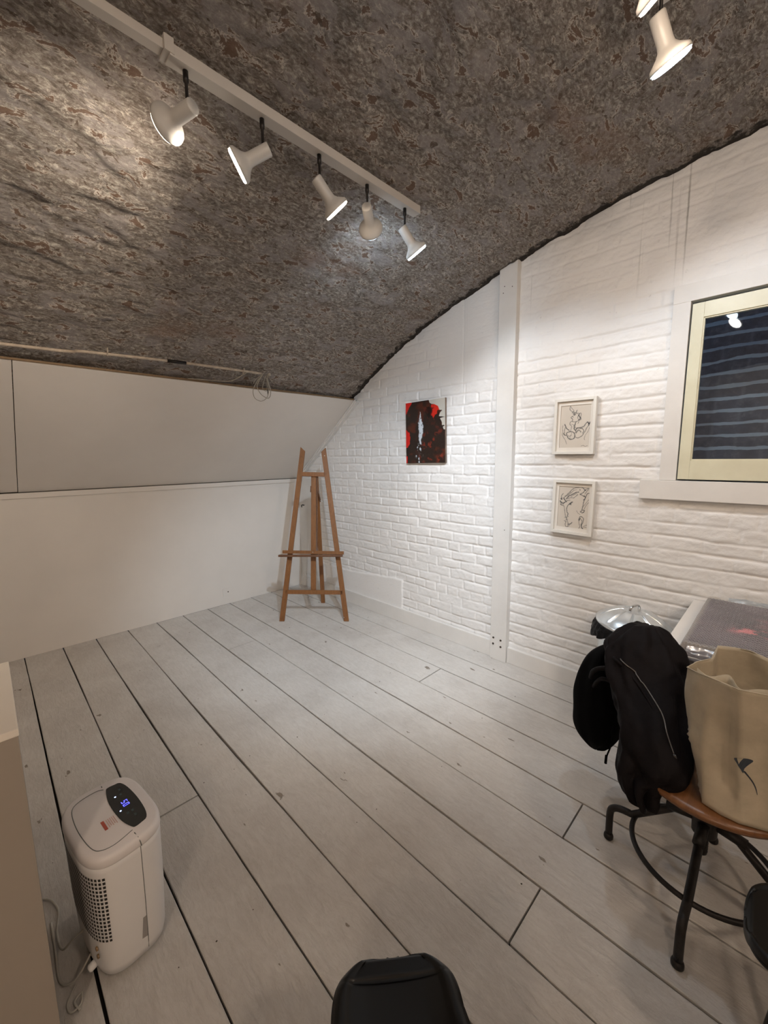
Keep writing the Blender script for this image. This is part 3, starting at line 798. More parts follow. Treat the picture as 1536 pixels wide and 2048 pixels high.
def framed(label, x0, x1, z0, z1, strokes, paper_box, rot, seed):
    cx, cz = (x0+x1)/2, (z0+z1)/2
    root = empty('framed_drawing', (cx, 0, z0), label, 'framed drawing', 'white framed ink drawings right of the post')
    Mt = Matrix.Translation((cx, -.004, cz)) @ Matrix.Rotation(rot, 4, 'Y') @ Matrix.Translation((-cx, 0, -cz))
    fw_, dp = .017, .033
    bm = bmesh.new()
    for lo, hi in (((x0, -dp, z0), (x0+fw_, 0, z1)), ((x1-fw_, -dp, z0), (x1, 0, z1)), ((x0+fw_, -dp, z1-fw_), (x1-fw_, 0, z1)), ((x0+fw_, -dp, z0), (x1-fw_, 0, z0+fw_))):
        add_box(bm, lo, hi, Mt, .0012)
    fr = bmo('frame', bm, M['frame_white'], root)
    a, b_, c, d_ = paper_box     # opening in the mat
    bm = bmesh.new(); X0, X1, Z0, Z1 = x0+fw_-.002, x1-fw_+.002, z0+fw_-.002, z1-fw_+.002
    for lo, hi in (((X0, -.016, Z0), (a, -.013, Z1)), ((b_, -.016, Z0), (X1, -.013, Z1)), ((a, -.016, d_), (b_, -.013, Z1)), ((a, -.016, Z0), (b_, -.013, c))):
        add_box(bm, lo, hi, Mt, .0004)
    bmo('mat_board', bm, M['paper'], root)
    nu, nv = 240, 340
    u = np.linspace(0, 1, nu); v = np.linspace(0, 1, nv); U, V = np.meshgrid(u, v)
    asp = (d_-c)/(b_-a)
    ink = np.zeros(U.shape)
    wj = .0035*fbm(U*30, V*40, seed, 3)
    for wid, pts in strokes:
        pts = [(p.x, p.y) for p in smooth_path([(q[0], q[1], 0) for q in pts], 3)] if len(pts) > 2 else pts
        D = np.full(U.shape, 9.)
        for p, q in zip(pts, pts[1:]): D = np.minimum(D, pt_seg(U+wj, (V+wj)*asp, (p[0], p[1]*asp), (q[0], q[1]*asp)))
        rw = .0066*wid*(.75+.5*vnoise(U*24, V*24, seed+4))
        ink = np.maximum(ink, sstep(rw+.004, rw*.4, D)*(.62+.1*wid))
        ink = np.maximum(ink, .24*sstep(.026*wid, 0, D)*sstep(.45, .7, vnoise(U*40, V*46, seed+9)))
    ink = np.clip(ink*(.8+.4*vnoise(U*60, V*60, seed+2)), 0, 1)
    pap = np.array([.60, .545, .475])+.02*fbm(U*3, V*4, seed, 3)[..., None]
    col = pap*(1-ink[..., None])+np.array([.03, .035, .04])*ink[..., None]
    P = np.stack([a+U*(b_-a), np.full(U.shape, -.0115), d_-V*(d_-c)], -1).reshape(-1, 3) @ np.array(Mt.to_3x3()).T + np.array(Mt.translation)
    art('drawing', P.reshape(nv, nu, 3), col, attr_mat('drawing_paper', .85), root)
    box('backing', (x0+.004, -.009, z0+.004), (x1-.004, -.001, z1-.004), M['paper'], root, 0, Mt)

DRAW_A = [(1.6,[(0.312,0.016),(0.297,0.053),(0.303,0.101),(0.341,0.13),(0.399,0.15)]),(1.2,[(0.312,0.016),(0.337,0.045),(0.392,0.093),(0.439,0.132),(0.413,0.146)]),(2.2,[(0.374,0.169),(0.429,0.16),(0.474,0.189),(0.42,0.198),(0.513,0.171),(0.534,0.124)]),(2.5,[(0.42,0.198),(0.479,0.227),(0.516,0.19)]),(1.5,[(0.515,0.18),(0.615,0.2),(0.669,0.192),(0.683,0.239),(0.669,0.286),(0.69,0.333),(0.638,0.361)]),(3,[(0.629,0.201),(0.608,0.247),(0.656,0.295),(0.648,0.333),(0.609,0.351)]),(1.5,[(0.479,0.223),(0.426,0.246),(0.36,0.274),(0.356,0.293),(0.41,0.331),(0.401,0.369),(0.446,0.388),(0.53,0.389),(0.61,0.361)]),(1.5,[(0.559,0.2),(0.592,0.238),(0.573,0.294),(0.609,0.351)]),(2,[(0.356,0.293),(0.393,0.312)]),(1.2,[(0.386,0.255),(0.431,0.284)]),(1.6,[(0.402,0.379),(0.341,0.388),(0.327,0.445),(0.382,0.483),(0.382,0.54),(0.363,0.607),(0.394,0.626)]),(2.2,[(0.53,0.389),(0.502,0.436),(0.49,0.502),(0.491,0.559),(0.537,0.588),(0.552,0.54)]),(1.2,[(0.383,0.445),(0.456,0.464),(0.453,0.54),(0.502,0.588)]),(3,[(0.509,0.436),(0.487,0.483),(0.502,0.54)]),(1.3,[(0.627,0.38),(0.593,0.436)]),(2.6,[(0.552,0.54),(0.678,0.535),(0.787,0.512),(0.823,0.474),(0.872,0.428),(0.912,0.409)]),(3.2,[(0.912,0.409),(0.947,0.456),(0.939,0.493),(0.967,0.446),(0.983,0.414)]),(1.8,[(0.939,0.493),(0.879,0.558),(0.847,0.624),(0.797,0.671),(0.749,0.728),(0.669,0.761),(0.599,0.771),(0.532,0.749)]),(2.0,[(0.678,0.54),(0.767,0.568),(0.803,0.615),(0.768,0.662)]),(2,[(0.548,0.663),(0.578,0.625),(0.63,0.597),(0.69,0.615),(0.708,0.643)]),(1.2,[(0.551,0.635),(0.613,0.578),(0.695,0.559)]),(2.6,[(0.151,0.445),(0.177,0.483),(0.227,0.541),(0.296,0.579)]),(1.5,[(0.181,0.512),(0.154,0.579),(0.155,0.637),(0.138,0.675),(0.191,0.699),(0.248,0.703)]),(2.6,[(0.135,0.647),(0.139,0.68),(0.22,0.704)]),(2.4,[(0.248,0.703),(0.228,0.656),(0.281,0.627),(0.35,0.617),(0.422,0.621),(0.483,0.654),(0.509,0.692),(0.51,0.749),(0.473,0.787),(0.404,0.802),(0.331,0.789),(0.276,0.751),(0.248,0.703)]),(1.4,[(0.318,0.588),(0.336,0.617)]),(1.3,[(0.292,0.713),(0.352,0.731),(0.404,0.702)]),(1.6,[(0.276,0.751),(0.33,0.784),(0.355,0.76)]),(1,[(0.395,0.636),(0.4,0.674),(0.363,0.712)]),(1.8,[(0.483,0.654),(0.544,0.635),(0.515,0.578)]),(1,[(0.091,0.464),(0.079,0.541),(0.096,0.618),(0.083,0.685),(0.142,0.762),(0.208,0.828),(0.248,0.914)]),(1,[(0.975,0.54),(0.933,0.633),(0.86,0.708),(0.83,0.793),(0.849,0.82)]),(1,[(0.743,0.967),(0.813,0.952),(0.874,0.974),(0.943,0.959)])]
DRAW_B = [(1.8,[(0.204,0.253),(0.283,0.197),(0.361,0.13),(0.44,0.064),(0.549,0.022),(0.674,0.005),(0.775,0.014),(0.837,0.06),(0.959,0.012)]),(1.5,[(0.151,0.298),(0.231,0.241),(0.34,0.193),(0.39,0.128)]),(1.5,[(0.097,0.323),(0.077,0.273),(0.1,0.22),(0.14,0.186)]),(2.8,[(0.067,0.315),(0.112,0.332),(0.093,0.292)]),(3,[(0.181,0.306),(0.213,0.345),(0.259,0.372),(0.204,0.396),(0.151,0.431),(0.119,0.403),(0.061,0.397)]),(2.5,[(0.051,0.367),(0.092,0.415),(0.082,0.457),(0.141,0.473)]),(2.6,[(0.252,0.311),(0.33,0.234),(0.398,0.209),(0.48,0.173),(0.561,0.137),(0.645,0.122)]),(1.6,[(0.28,0.299),(0.349,0.284),(0.433,0.267),(0.491,0.273),(0.544,0.239),(0.623,0.184)]),(1.2,[(0.403,0.249),(0.483,0.203),(0.592,0.155)]),(1.2,[(0.394,0.169),(0.471,0.093),(0.582,0.066)]),(2.2,[(0.681,0.059),(0.689,0.074)]),(2,[(0.837,0.06),(0.801,0.122),(0.693,0.169),(0.752,0.185),(0.827,0.22)]),(3,[(0.837,0.06),(0.867,0.073)]),(2.8,[(0.825,0.2),(0.871,0.227),(0.861,0.267),(0.829,0.299)]),(2,[(1.001,0.129),(0.932,0.143),(0.895,0.195),(0.862,0.277),(0.828,0.349),(0.822,0.419),(0.804,0.511)]),(1.5,[(0.961,0.032),(0.898,0.096),(0.848,0.158)]),(1.2,[(0.999,0.347),(0.934,0.401),(0.886,0.474),(0.862,0.516)]),(1.2,[(0.978,0.289),(0.902,0.374),(0.84,0.448)]),(2.4,[(0.804,0.511),(0.793,0.541),(0.866,0.546),(0.856,0.586),(0.802,0.611),(0.757,0.594),(0.796,0.561)]),(2,[(0.473,0.366),(0.42,0.41),(0.352,0.436),(0.301,0.501),(0.293,0.563),(0.316,0.642),(0.347,0.66),(0.332,0.722),(0.356,0.74)]),(3.2,[(0.445,0.378),(0.379,0.424),(0.422,0.43)]),(1.5,[(0.153,0.452),(0.202,0.509),(0.224,0.589),(0.247,0.669),(0.27,0.748)]),(1.6,[(0.26,0.382),(0.299,0.348),(0.383,0.332)]),(2.2,[(0.258,0.77),(0.314,0.754),(0.306,0.816),(0.35,0.822)]),(1.6,[(0.245,0.853),(0.297,0.868),(0.275,0.931),(0.295,0.98),(0.354,0.994),(0.422,0.947)]),(2.5,[(0.377,0.931),(0.447,0.914),(0.494,0.879)]),(1.5,[(0.338,0.844),(0.373,0.901),(0.367,0.973)]),(1,[(0.625,0.575),(0.675,0.631),(0.749,0.655)]),(2,[(0.737,0.796),(0.719,0.768),(0.755,0.705),(0.829,0.718),(0.862,0.755),(0.857,0.835),(0.821,0.898)]),(3,[(0.723,0.798),(0.76,0.744)]),(1.3,[(0.723,0.798),(0.731,0.867),(0.77,0.953),(0.732,0.997)]),(3.2,[(0.807,0.9),(0.828,0.957),(0.863,1.004)]),(1.6,[(0.776,0.763),(0.825,0.808),(0.807,0.9)]),(1.4,[(0.884,0.942),(0.938,0.907),(0.994,0.892)]),(1.2,[(0.872,0.963),(0.971,0.943)])]
framed('white framed ink drawing of a kneeling figure, the upper of the two beside the post', 2.945, 3.187, 1.503, 1.838, DRAW_A, (2.979, 3.155, 1.543, 1.797), math.radians(.6), 3)
framed('white framed ink drawing of bending arched limbs, hung below the other drawing', 2.957, 3.205, 1.006, 1.343, DRAW_B, (2.990, 3.172, 1.046, 1.303), math.radians(1.2), 14)

# ================================================================== EASEL
def easel():
    mid = Vector((1.027, -.565, 0)); lat = Vector((.7237, .6911, 0)).normalized(); nb = Vector((-lat.y, lat.x, 0))
    upv = (nb*.28+Vector((0, 0, 1.48))).normalized(); nf = lat.cross(upv); nf = nf if nf.dot(nb) < 0 else -nf     # towards the room
    root = empty('easel', mid, 'wooden studio easel standing empty in the corner of the room', 'easel')
    def P(a, b, off=0): return mid+lat*a+upv*b+nf*off
    def bar(name, p0, p1, w, t, off=0, m='easel', par=None, cut=0, ends=None):
        bm = bmesh.new(); a0, b0 = p0; a1, b1 = p1
        d = Vector((a1-a0, b1-b0)).normalized(); q = Vector((-d.y, d.x))
        pts = []
        for (a, b, s) in ((a0, b0, 0), (a1, b1, 1)):
            for k in (-1, 1):
                e = 0
                if s and cut: e = -cut if k == (1 if cut > 0 else -1) else 0
                e = -abs(cut) if (s and cut and k == (1 if cut > 0 else -1)) else 0
                for o_ in (-t/2, t/2):
                    pts.append(P(a+q.x*w/2*k+d.x*e, b+q.y*w/2*k+d.y*e, off+o_))
        if ends == 'floor':
            for i in range(4): pts[i] = pts[i]-upv*(pts[i].z/upv.z)
        vv = [bm.verts.new(p) for p in pts]
        for f in ((0, 1, 3, 2), (4, 6, 7, 5), (0, 4, 5, 1), (2, 3, 7, 6), (0, 2, 6, 4), (1, 5, 7, 3)): bm.faces.new([vv[k] for k in f])
        bmesh.ops.bevel(bm, geom=list(bm.edges), offset=.002, segments=1, affect='EDGES')
        return bmo(name, bm, M[m], par or root)
    bar('leg', (-.300, .0), (-.110, 1.625), .046, .022, 0, 'easel', cut=-.035, ends='floor')
    bar('leg', (.300, .0), (.082, 1.615), .046, .022, 0, 'easel', cut=.035, ends='floor')
    bar('crossbar', (-.122, 1.370), (.100, 1.362), .040, .020, .001)
    bar('crossbar', (-.268, .268), (.263, .262), .038, .020, .001)
    bar('mast', (-.012, .262), (-.012, 1.385), .047, .022, -.022)
    bar('mast_strip', (.022, .60), (.018, 1.37), .012, .012, -.020, 'easel_dark')
    bar('tray', (-.292, .640), (.278, .628), .030, .020, .024, 'easel')
    bar('tray_lip', (-.318, .606), (.270, .604), .020, .055, .052, 'easel_dark', label if False else None)
    bar('peg', (-.041, 1.20), (-.038, 1.26), .012, .02, -.03, 'easel_dark')
    # back leg hinged at the top crossbar
    top = P(.008, 1.36, -.030); foot = Vector((.700, -.222, 0))
    d = (foot-top).normalized(); bm = bmesh.new(); sx = lat*.020; sy = lat.cross(d).normalized()*.012
    vv = [bm.verts.new(p+sx*a+sy*b) for p in (top, foot) for a in (-1, 1) for b in (-1, 1)]
    for v in vv[4:]: v.co -= d*(v.co.z/d.z)
    for f in ((0, 1, 3, 2), (4, 6, 7, 5), (0, 4, 5, 1), (2, 3, 7, 6), (0, 2, 6, 4), (1, 5, 7, 3)): bm.faces.new([vv[k] for k in f])
    bmesh.ops.bevel(bm, geom=list(bm.edges), offset=.002, segments=1, affect='EDGES')
    bmo('back_leg', bm, M['easel'], root)
    bm = bmesh.new(); c = P(.045, 1.115, -.055)
    add_tube(bm, [c, c-nf*.03+lat*.012], .005, 8); add_tube(bm, [c-lat*.004+upv*.012, c+lat*.016-upv*.006], .004, 8)
    bmo('wing_nut', bm, M['galv'], root, True)
    tube('strut', [P(.020, 1.25, -.03), P(.045, 1.11, -.06)], .007, M['easel_dark'], root, 8)
    for a, b in ((.096, 1.54), (.278, .035), (-.008, .636)):
        bm = bmesh.new()
        add_lathe(bm, [(.004, 0), (.003, .003)], Matrix.Translation(P(a, b, .011 if b > 1 or b < .1 else .034)) @ rot_to(nf), 8)
        bmo('screw', bm, M['galv'], root)
easel()

# ================================================================== DEHUMIDIFIER
def dehumidifier():
    cx, cy, Hh = 2.638, -2.436, .425
    root = empty('dehumidifier', (cx, cy, 0), 'white portable dehumidifier with a blue lit display standing on the floorboards', 'dehumidifier')
    RZ = Matrix.Translation((cx, cy, 0)) @ Matrix.Rotation(math.radians(7), 4, 'Z')
    def outline(hx, hy, n=72, p=3.4):
        o = []
        for k in range(n):
            t = 2*PI*k/n; c, s = math.cos(t), math.sin(t)
            o.append((math.copysign(abs(c)**(2/p), c)*hx, math.copysign(abs(s)**(2/p), s)*hy))
        return o
    def loft(name, levels, m, cap=True, par=root, smooth=True):
        bm = bmesh.new(); rings = []
        for z, hx, hy in levels: rings.append([bm.verts.new(RZ @ Vector((x, y, z))) for x, y in outline(hx, hy)])
        for a, b in zip(rings, rings[1:]):
            for k in range(len(a)): bm.faces.new((a[k], a[(k+1) % len(a)], b[(k+1) % len(a)], b[k]))
        if cap: bm.faces.new(rings[0][::-1]); bm.faces.new(rings[-1])
        return bmo(name, bm, m, par, smooth)
    loft('base', [(0, .118, .076), (.012, .124, .080), (.03, .124, .080)], M['grey_rubber'])
    loft('body', [(.018, .128, .083), (.022, .136, .091), (.05, .142, .097), (.20, .152, .102), (.375, .158, .1045), (.395, .158, .1045), (.396, .155, .102)], M['appliance'])
    loft('lid', [(.392, .1575, .104), (.397, .1600, .106), (.412, .1595, .1055), (.420, .156, .102), (.4245, .149, .095), (.4245, .02, .02)], M['appliance_lid'])
    top = .4248
    def flat(name, pts, m, z=top, par=root, th=.0012):
        bm = bmesh.new(); a = [bm.verts.new(RZ @ Vector((x, y, z))) for x, y in pts]; b = [bm.verts.new(RZ @ Vector((x, y, z+th))) for x, y in pts]
        bm.faces.new(a[::-1]); bm.faces.new(b)
        for k in range(len(pts)): bm.faces.new((a[k], a[(k+1) % len(a)], b[(k+1) % len(a)], b[k]))
        return bmo(name, bm, m, par)
    # filter flap outline groove (left half of the lid) and split lines
    def groove(pts, r=.0011):
        bm = bmesh.new(); add_tube(bm, [RZ @ Vector((x, y, top)) for x, y in pts], r, 6)
        return bm
    o1 = [(.118, .018), (.128, -.03), (.118, -.062), (.09, -.076), (.02, -.082), (-.05, -.080), (-.105, -.070), (-.125, -.045), (-.128, .0), (-.118, .018)]
    bmo('lid_seam', groove([(p.x, p.y) for p in smooth_path([(a, b, 0) for a, b in o1], 5)]), M['grey_rubber'], root, True)
    for sx in (1, -1):
        bm = bmesh.new(); add_tube(bm, [RZ @ Vector((sx*.132, .018, top+.0002)), RZ @ Vector((sx*.152, .020, top-.003)), RZ @ Vector((sx*.1603, .022, .41)), RZ @ Vector((sx*.1606, .024, .396))], .0013, 6)
        bmo('split_line', bm, M['grey_rubber'], root, True)
    glossy = paint('display_gloss', (.010, .012, .013), .12, .1, 20, 0)
    pts = [(p.x, p.y) for p in smooth_path([(-.105, .021, 0), (-.055, .010, 0), (.0, .007, 0), (.06, .010, 0), (.104, .021, 0), (.113, .029, 0), (.111, .046, 0), (.104, .062, 0), (.068, .071, 0), (0, .0745, 0), (-.068, .071, 0), (-.105, .062, 0), (-.112, .046, 0), (-.114, .029, 0)], 3, True)]
    dp = flat('control_panel', pts, glossy); dp['label'] = 'glossy black control panel'
    blue = emis('blue_led', (.02, .03, 1), 1.6); wht = emis('white_blue_led', (.35, .5, 1), 1.8); dim = paint('panel_print', (.045, .07, .075), .4, .1, 20, 0)
    # two seven-segment digits read across the panel, status dots, faint icons
    bm = bmesh.new(); z = top+.0013
    def seg(x0, y0, x1, y1): add_box(bm, (min(x0, x1)-.0009, min(y0, y1)-.0009, z), (max(x0, x1)+.0009, max(y0, y1)+.0009, z+.0004), RZ)
    def digit(x, y, segs):
        w_, h_ = .0075, .015
        S = {'a': (x, y+h_, x+w_, y+h_), 'b': (x+w_, y+h_/2, x+w_, y+h_), 'c': (x+w_, y, x+w_, y+h_/2), 'd': (x, y, x+w_, y), 'e': (x, y, x, y+h_/2), 'f': (x, y+h_/2, x, y+h_), 'g': (x, y+h_/2, x+w_, y+h_/2)}
        for s in segs: seg(*S[s])
    digit(-.014, .034, 'acdfg'); digit(.002, .034, 'abcdef')
    bmo('display_digits', bm, blue, dp)
    for x, y in ((-.052, .030), (.020, .021)):
        bm = bmesh.new(); add_lathe(bm, [(.0026, 0), (.0024, .0006)], RZ @ Matrix.Translation((x, y, z)), 12)
        bmo('status_light', bm, wht, dp)
    for x, y, w_ in ((-.075, .050, .012), (-.050, .045, .008), (.045, .045, .010), (.068, .045, .010), (.045, .032, .008)):
        bm = bmesh.new(); add_box(bm, (x-w_/2, y-.003, z), (x+w_/2, y+.003, z+.0002), RZ)
        bmo('panel_icon', bm, dim, dp)
    bm = bmesh.new(); add_box(bm, (.016, -.032, top), (.058, -.024, top+.0006), RZ)
    st = bmo('warning_sticker', bm, M['red_print'], root); st['label'] = 'red warning sticker'
    bm = bmesh.new()
    for k in range(5): add_box(bm, (.018, -.0195+k*.0048, top), (.056-.004*(k % 2), -.0178+k*.0048, top+.0004), RZ)
    bmo('sticker_text', bm, M['pink_print'], st)
    # seam and grip slot on the side that faces us
    def side(y, z):
        hx = float(np.interp(z, [.022, .05, .20, .375, .395], [.136, .142, .152, .158, .158])); hy = float(np.interp(z, [.022, .05, .20, .375, .395], [.091, .097, .102, .1045, .1045]))
        return hx*max(0, 1-abs(y/hy)**3.4)**(1/3.4)
    bm = bmesh.new(); add_tube(bm, [RZ @ Vector((side(.022, z)+.0002, .022, z)) for z in np.linspace(.035, .395, 14)], .0010, 6)
    bmo('tank_seam', bm, M['grey_rubber'], root, True)
    bm = bmesh.new()
    for z0_, z1_ in ((.08, .155),):
        vv = [(side(y, z)+.0006, y, z) for y, z in ((.006, z0_+.004), (.021, z0_), (.021, z1_), (.012, z1_))]
        bm.faces.new([bm.verts.new(RZ @ Vector(p)) for p in vv])
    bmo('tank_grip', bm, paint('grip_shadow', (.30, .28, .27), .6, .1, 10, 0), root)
    # perforated vent over the back
    bm = bmesh.new()
    def skin(t, z, off=.0009):
        hx = float(np.interp(z, [.022, .05, .20, .375], [.136, .142, .152, .158]))+off; hy = float(np.interp(z, [.022, .05, .20, .375], [.091, .097, .102, .1045]))+off
        c, s_ = math.cos(t), math.sin(t)
        return RZ @ Vector((math.copysign(abs(c)**(2/3.4), c)*hx, math.copysign(abs(s_)**(2/3.4), s_)*hy, z))
    # walk the outline at an even pitch so the perforations stay square
    ts = np.linspace(math.radians(-120), math.radians(-20), 900); acc = [0]
    for a_, b_ in zip(ts, ts[1:]): acc.append(acc[-1]+(skin(b_, .25)-skin(a_, .25)).length)
    nc = int(acc[-1]/.0105)
    for i in range(nc):
        for j in range(17):
            l0 = i*.0105; ta_ = float(np.interp(l0, acc, ts)); tb2 = float(np.interp(l0+.0066, acc, ts)); z = .150+j*.0128
            if j < 3-i*.2 and i > nc-4: continue
            bm.faces.new([bm.verts.new(skin(t_, z_)) for t_, z_ in ((ta_, z), (tb2, z), (tb2, z+.0080), (ta_, z+.0080))])
    bmo('vent_grille', bm, M['dark_hole'], root)
    for x, z in ((.100, .122), (.104, .100)):
        bm = bmesh.new(); add_lathe(bm, [(.0062, -.002), (.0062, .002), (.003, .003)], RZ @ Matrix.Translation((x, -.0935, z)) @ Matrix.Rotation(PI/2, 4, 'X'), 12)
        bmo('drain_port', bm, paint('port_brass', (.20, .12, .05), .4, .2, 30, 0), root)
    bm = bmesh.new(); add_lathe(bm, [(.011, 0), (.011, .016), (.007, .02)], RZ @ Matrix.Translation((.07, -.093, .05)) @ Matrix.Rotation(PI/2+.3, 4, 'X'), 14)
    bmo('hose_stub', bm, M['appliance'], root, True)
    cab = smooth_path([(2.655, -2.530, .115), (2.640, -2.560, .09), (2.60, -2.585, .04), (2.50, -2.59, .006), (2.40, -2.58, .006), (2.32, -2.64, .006), (2.25, -2.9, .006)], 8)
    tube('mains_cable', cab, .0032, M['cable'], root, 8)
    tube('mains_cable', smooth_path([(2.69, -2.525, .06), (2.70, -2.57, .02), (2.66, -2.60, .006), (2.56, -2.60, .006), (2.45, -2.60, .006)], 8), .0032, M['cable'], root, 8)
    tube('cable_loop', smooth_path([(2.70, -2.570, .004), (2.735, -2.592, .004), (2.765, -2.588, .005), (2.762, -2.566, .006), (2.735, -2.560, .006), (2.748, -2.578, .008), (2.775, -2.570, .005)], 8), .0028, M['cable'], root, 8)
dehumidifier()

# ================================================================== PLINTH on the left edge
M['plinth_side'] = paint('plinth_side_paint', (.34, .295, .25), .6, .04, 3, .06, .001); M['plinth_top'] = paint('plinth_top_paint', (.80, .74, .66), .5, .03, 3, .06, .001)  # same pale plinth: side colour darkened to stand for shade
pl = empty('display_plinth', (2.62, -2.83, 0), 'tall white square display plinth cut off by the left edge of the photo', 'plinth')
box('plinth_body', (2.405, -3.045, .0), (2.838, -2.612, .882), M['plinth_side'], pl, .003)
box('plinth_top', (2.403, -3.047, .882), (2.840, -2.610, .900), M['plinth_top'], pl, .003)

# ================================================================== SWIVEL CHAIR WITH WOODEN SEAT
def work_chair():
    cx, cy = 3.922, -1.020
    root = empty('swivel_chair', (cx, cy, 0), 'industrial black iron swivel chair with round wooden seat under the jacket and bag', 'chair')
    # seat
    bm = bmesh.new(); add_lathe(bm, [(.0, .452), (.215, .452), (.228, .456), (.231, .466), (.228, .474), (.212, .478), (.0, .476)], Matrix.Translation((cx, cy, 0)), 64)
    bmo('seat', bm, M['seat_wood'], root, True, 'round brown wooden seat')
    # four legs: out from the hub, then down
    for fx, fy in ((3.640, -1.003), (3.913, -1.303), (3.933, -.738), (4.205, -1.030)):
        v = Vector((fx-cx, fy-cy, 0)); u = v.normalized(); f = Vector((fx, fy, 0))
        pts = [Vector((cx, cy, .292))+u*.02, Vector((cx, cy, .280))+u*.08]
        top = f+Vector((0, 0, .118))
        pts += [f-u*.075+Vector((0, 0, .158)), f-u*.035+Vector((0, 0, .152)), f-u*.010+Vector((0, 0, .138)), f+Vector((0, 0, .112)), f+Vector((0, 0, .022))]
        pp_ = [pts[0], pts[1]]+smooth_path(pts[2:], 4)
        lg = tube('leg', pp_, .0125, M['black_iron'], root, 14)
        bm = bmesh.new(); add_lathe(bm, [(.014, 0), (.017, .004), (.017, .014), (.013, .024)], Matrix.Translation(f), 18)
        bmo('foot_cap', bm, M['black_iron'], lg, True)
        tube('leg_sleeve', [Vector((cx, cy, .290))+u*.03, Vector((cx, cy, .276))+u*.105], .0165, M['black_iron'], root, 14)
    tube('foot_ring', [(cx+.20*math.cos(2*PI*k/64), cy+.20*math.sin(2*PI*k/64), .150) for k in range(64)], .0085, M['black_iron'], root, 12, True)
    bm = bmesh.new(); add_lathe(bm, [(.020, .235), (.034, .245), (.036, .30), (.040, .315), (.040, .345), (.030, .352)], Matrix.Translation((cx, cy, 0)), 28)
    bmo('hub', bm, M['black_iron'], root, True)
    bm = bmesh.new(); add_lathe(bm, [(.010, .165), (.014, .170)]+[(.014+.0015*(k % 2), .175+k*.005) for k in range(15)]+[(.014, .45)], Matrix.Translation((cx, cy, 0)), 18)
    bmo('screw_post', bm, M['black_iron'], root, True)
    bm = bmesh.new(); add_lathe(bm, [(.03, .43), (.085, .442), (.10, .452)], Matrix.Translation((cx, cy, 0)), 24)
    bmo('seat_plate', bm, M['black_iron'], root, True)
    # back rest, hidden in the jacket
    bd = Vector((-.80, .60, 0)).normalized(); sd = Vector((bd.y, -bd.x, 0))
    for s in (-1, 1):
        tube('back_stay', smooth_path([Vector((cx, cy, .448))+sd*.06*s, Vector((cx, cy, .445))+bd*.20+sd*.05*s, Vector((cx, cy, .52))+bd*.245+sd*.05*s, Vector((cx, cy, .76))+bd*.262+sd*.045*s], 5), .008, M['black_iron'], root, 10)
    bm = bmesh.new()
    G = [[], []]
    for k in range(13):
        a = (k/12-.5)*2
        for j, o_ in ((0, 0), (1, .014)):
            c = Vector((cx, cy, 0))+bd*(.265-.03*a*a+o_)+sd*.085*a
            G[j].append([bm.verts.new(c+Vector((0, 0, z))) for z in (.66+.03*a*a, .79-.02*a*a)])
    for j in (0, 1):
        for k in range(12): bm.faces.new((G[j][k][0], G[j][k+1][0], G[j][k+1][1], G[j][k][1]))
    for k in range(12):
        for q in (0, 1): bm.faces.new((G[0][k][q], G[0][k+1][q], G[1][k+1][q], G[1][k][q]))
    for k in (0, 12): bm.faces.new((G[0][k][0], G[0][k][1], G[1][k][1], G[1][k][0]))
    bmo('backrest', bm, M['seat_wood'], root)
work_chair()

# ================================================================== JACKET over the chair back
def ring_loft(name, rings, m, parent, n=48, fold=None, sq=2.3, up2=Vector((0, 0, 1)), lab=None):
    """rings: (cx, cy, cz, half width, half depth, tilt) ; width runs along e"""
    e = Vector((.983, .184, 0)); f = Vector((.184, -.983, 0))     # f points to the room
    R = []
    cols = list(zip(*rings)); T = np.arange(len(rings)); t2 = np.linspace(0, len(rings)-1, (len(rings)-1)*6+1)
    sm = smooth_path([(r[0], r[1], r[2]) for r in rings], 6)
    sw = smooth_path([(r[3], r[4], r[5]) for r in rings], 6)
    bm = bmesh.new()
    for i, (c, q) in enumerate(zip(sm, sw)):
        row = []
        for k in range(n):
            t = 2*PI*k/n; cs, sn = math.cos(t), math.sin(t)
            a = math.copysign(abs(cs)**(2/sq), cs)*q.x; b = math.copysign(abs(sn)**(2/sq), sn)*q.y
            p = c+e*a+f*b+Vector((0, 0, q.z*cs))
            if fold: p = fold(p, a/(q.x+1e-6), b/(q.y+1e-6), i/len(sm), c)
            row.append(bm.verts.new(p))
        R.append(row)
    for a, b in zip(R, R[1:]):
        for k in range(n): bm.faces.new((a[k], a[(k+1) % n], b[(k+1) % n], b[k]))
    bm.faces.new(R[0][::-1]); bm.faces.new(R[-1])
    return bmo(name, bm, m, parent, True, lab)

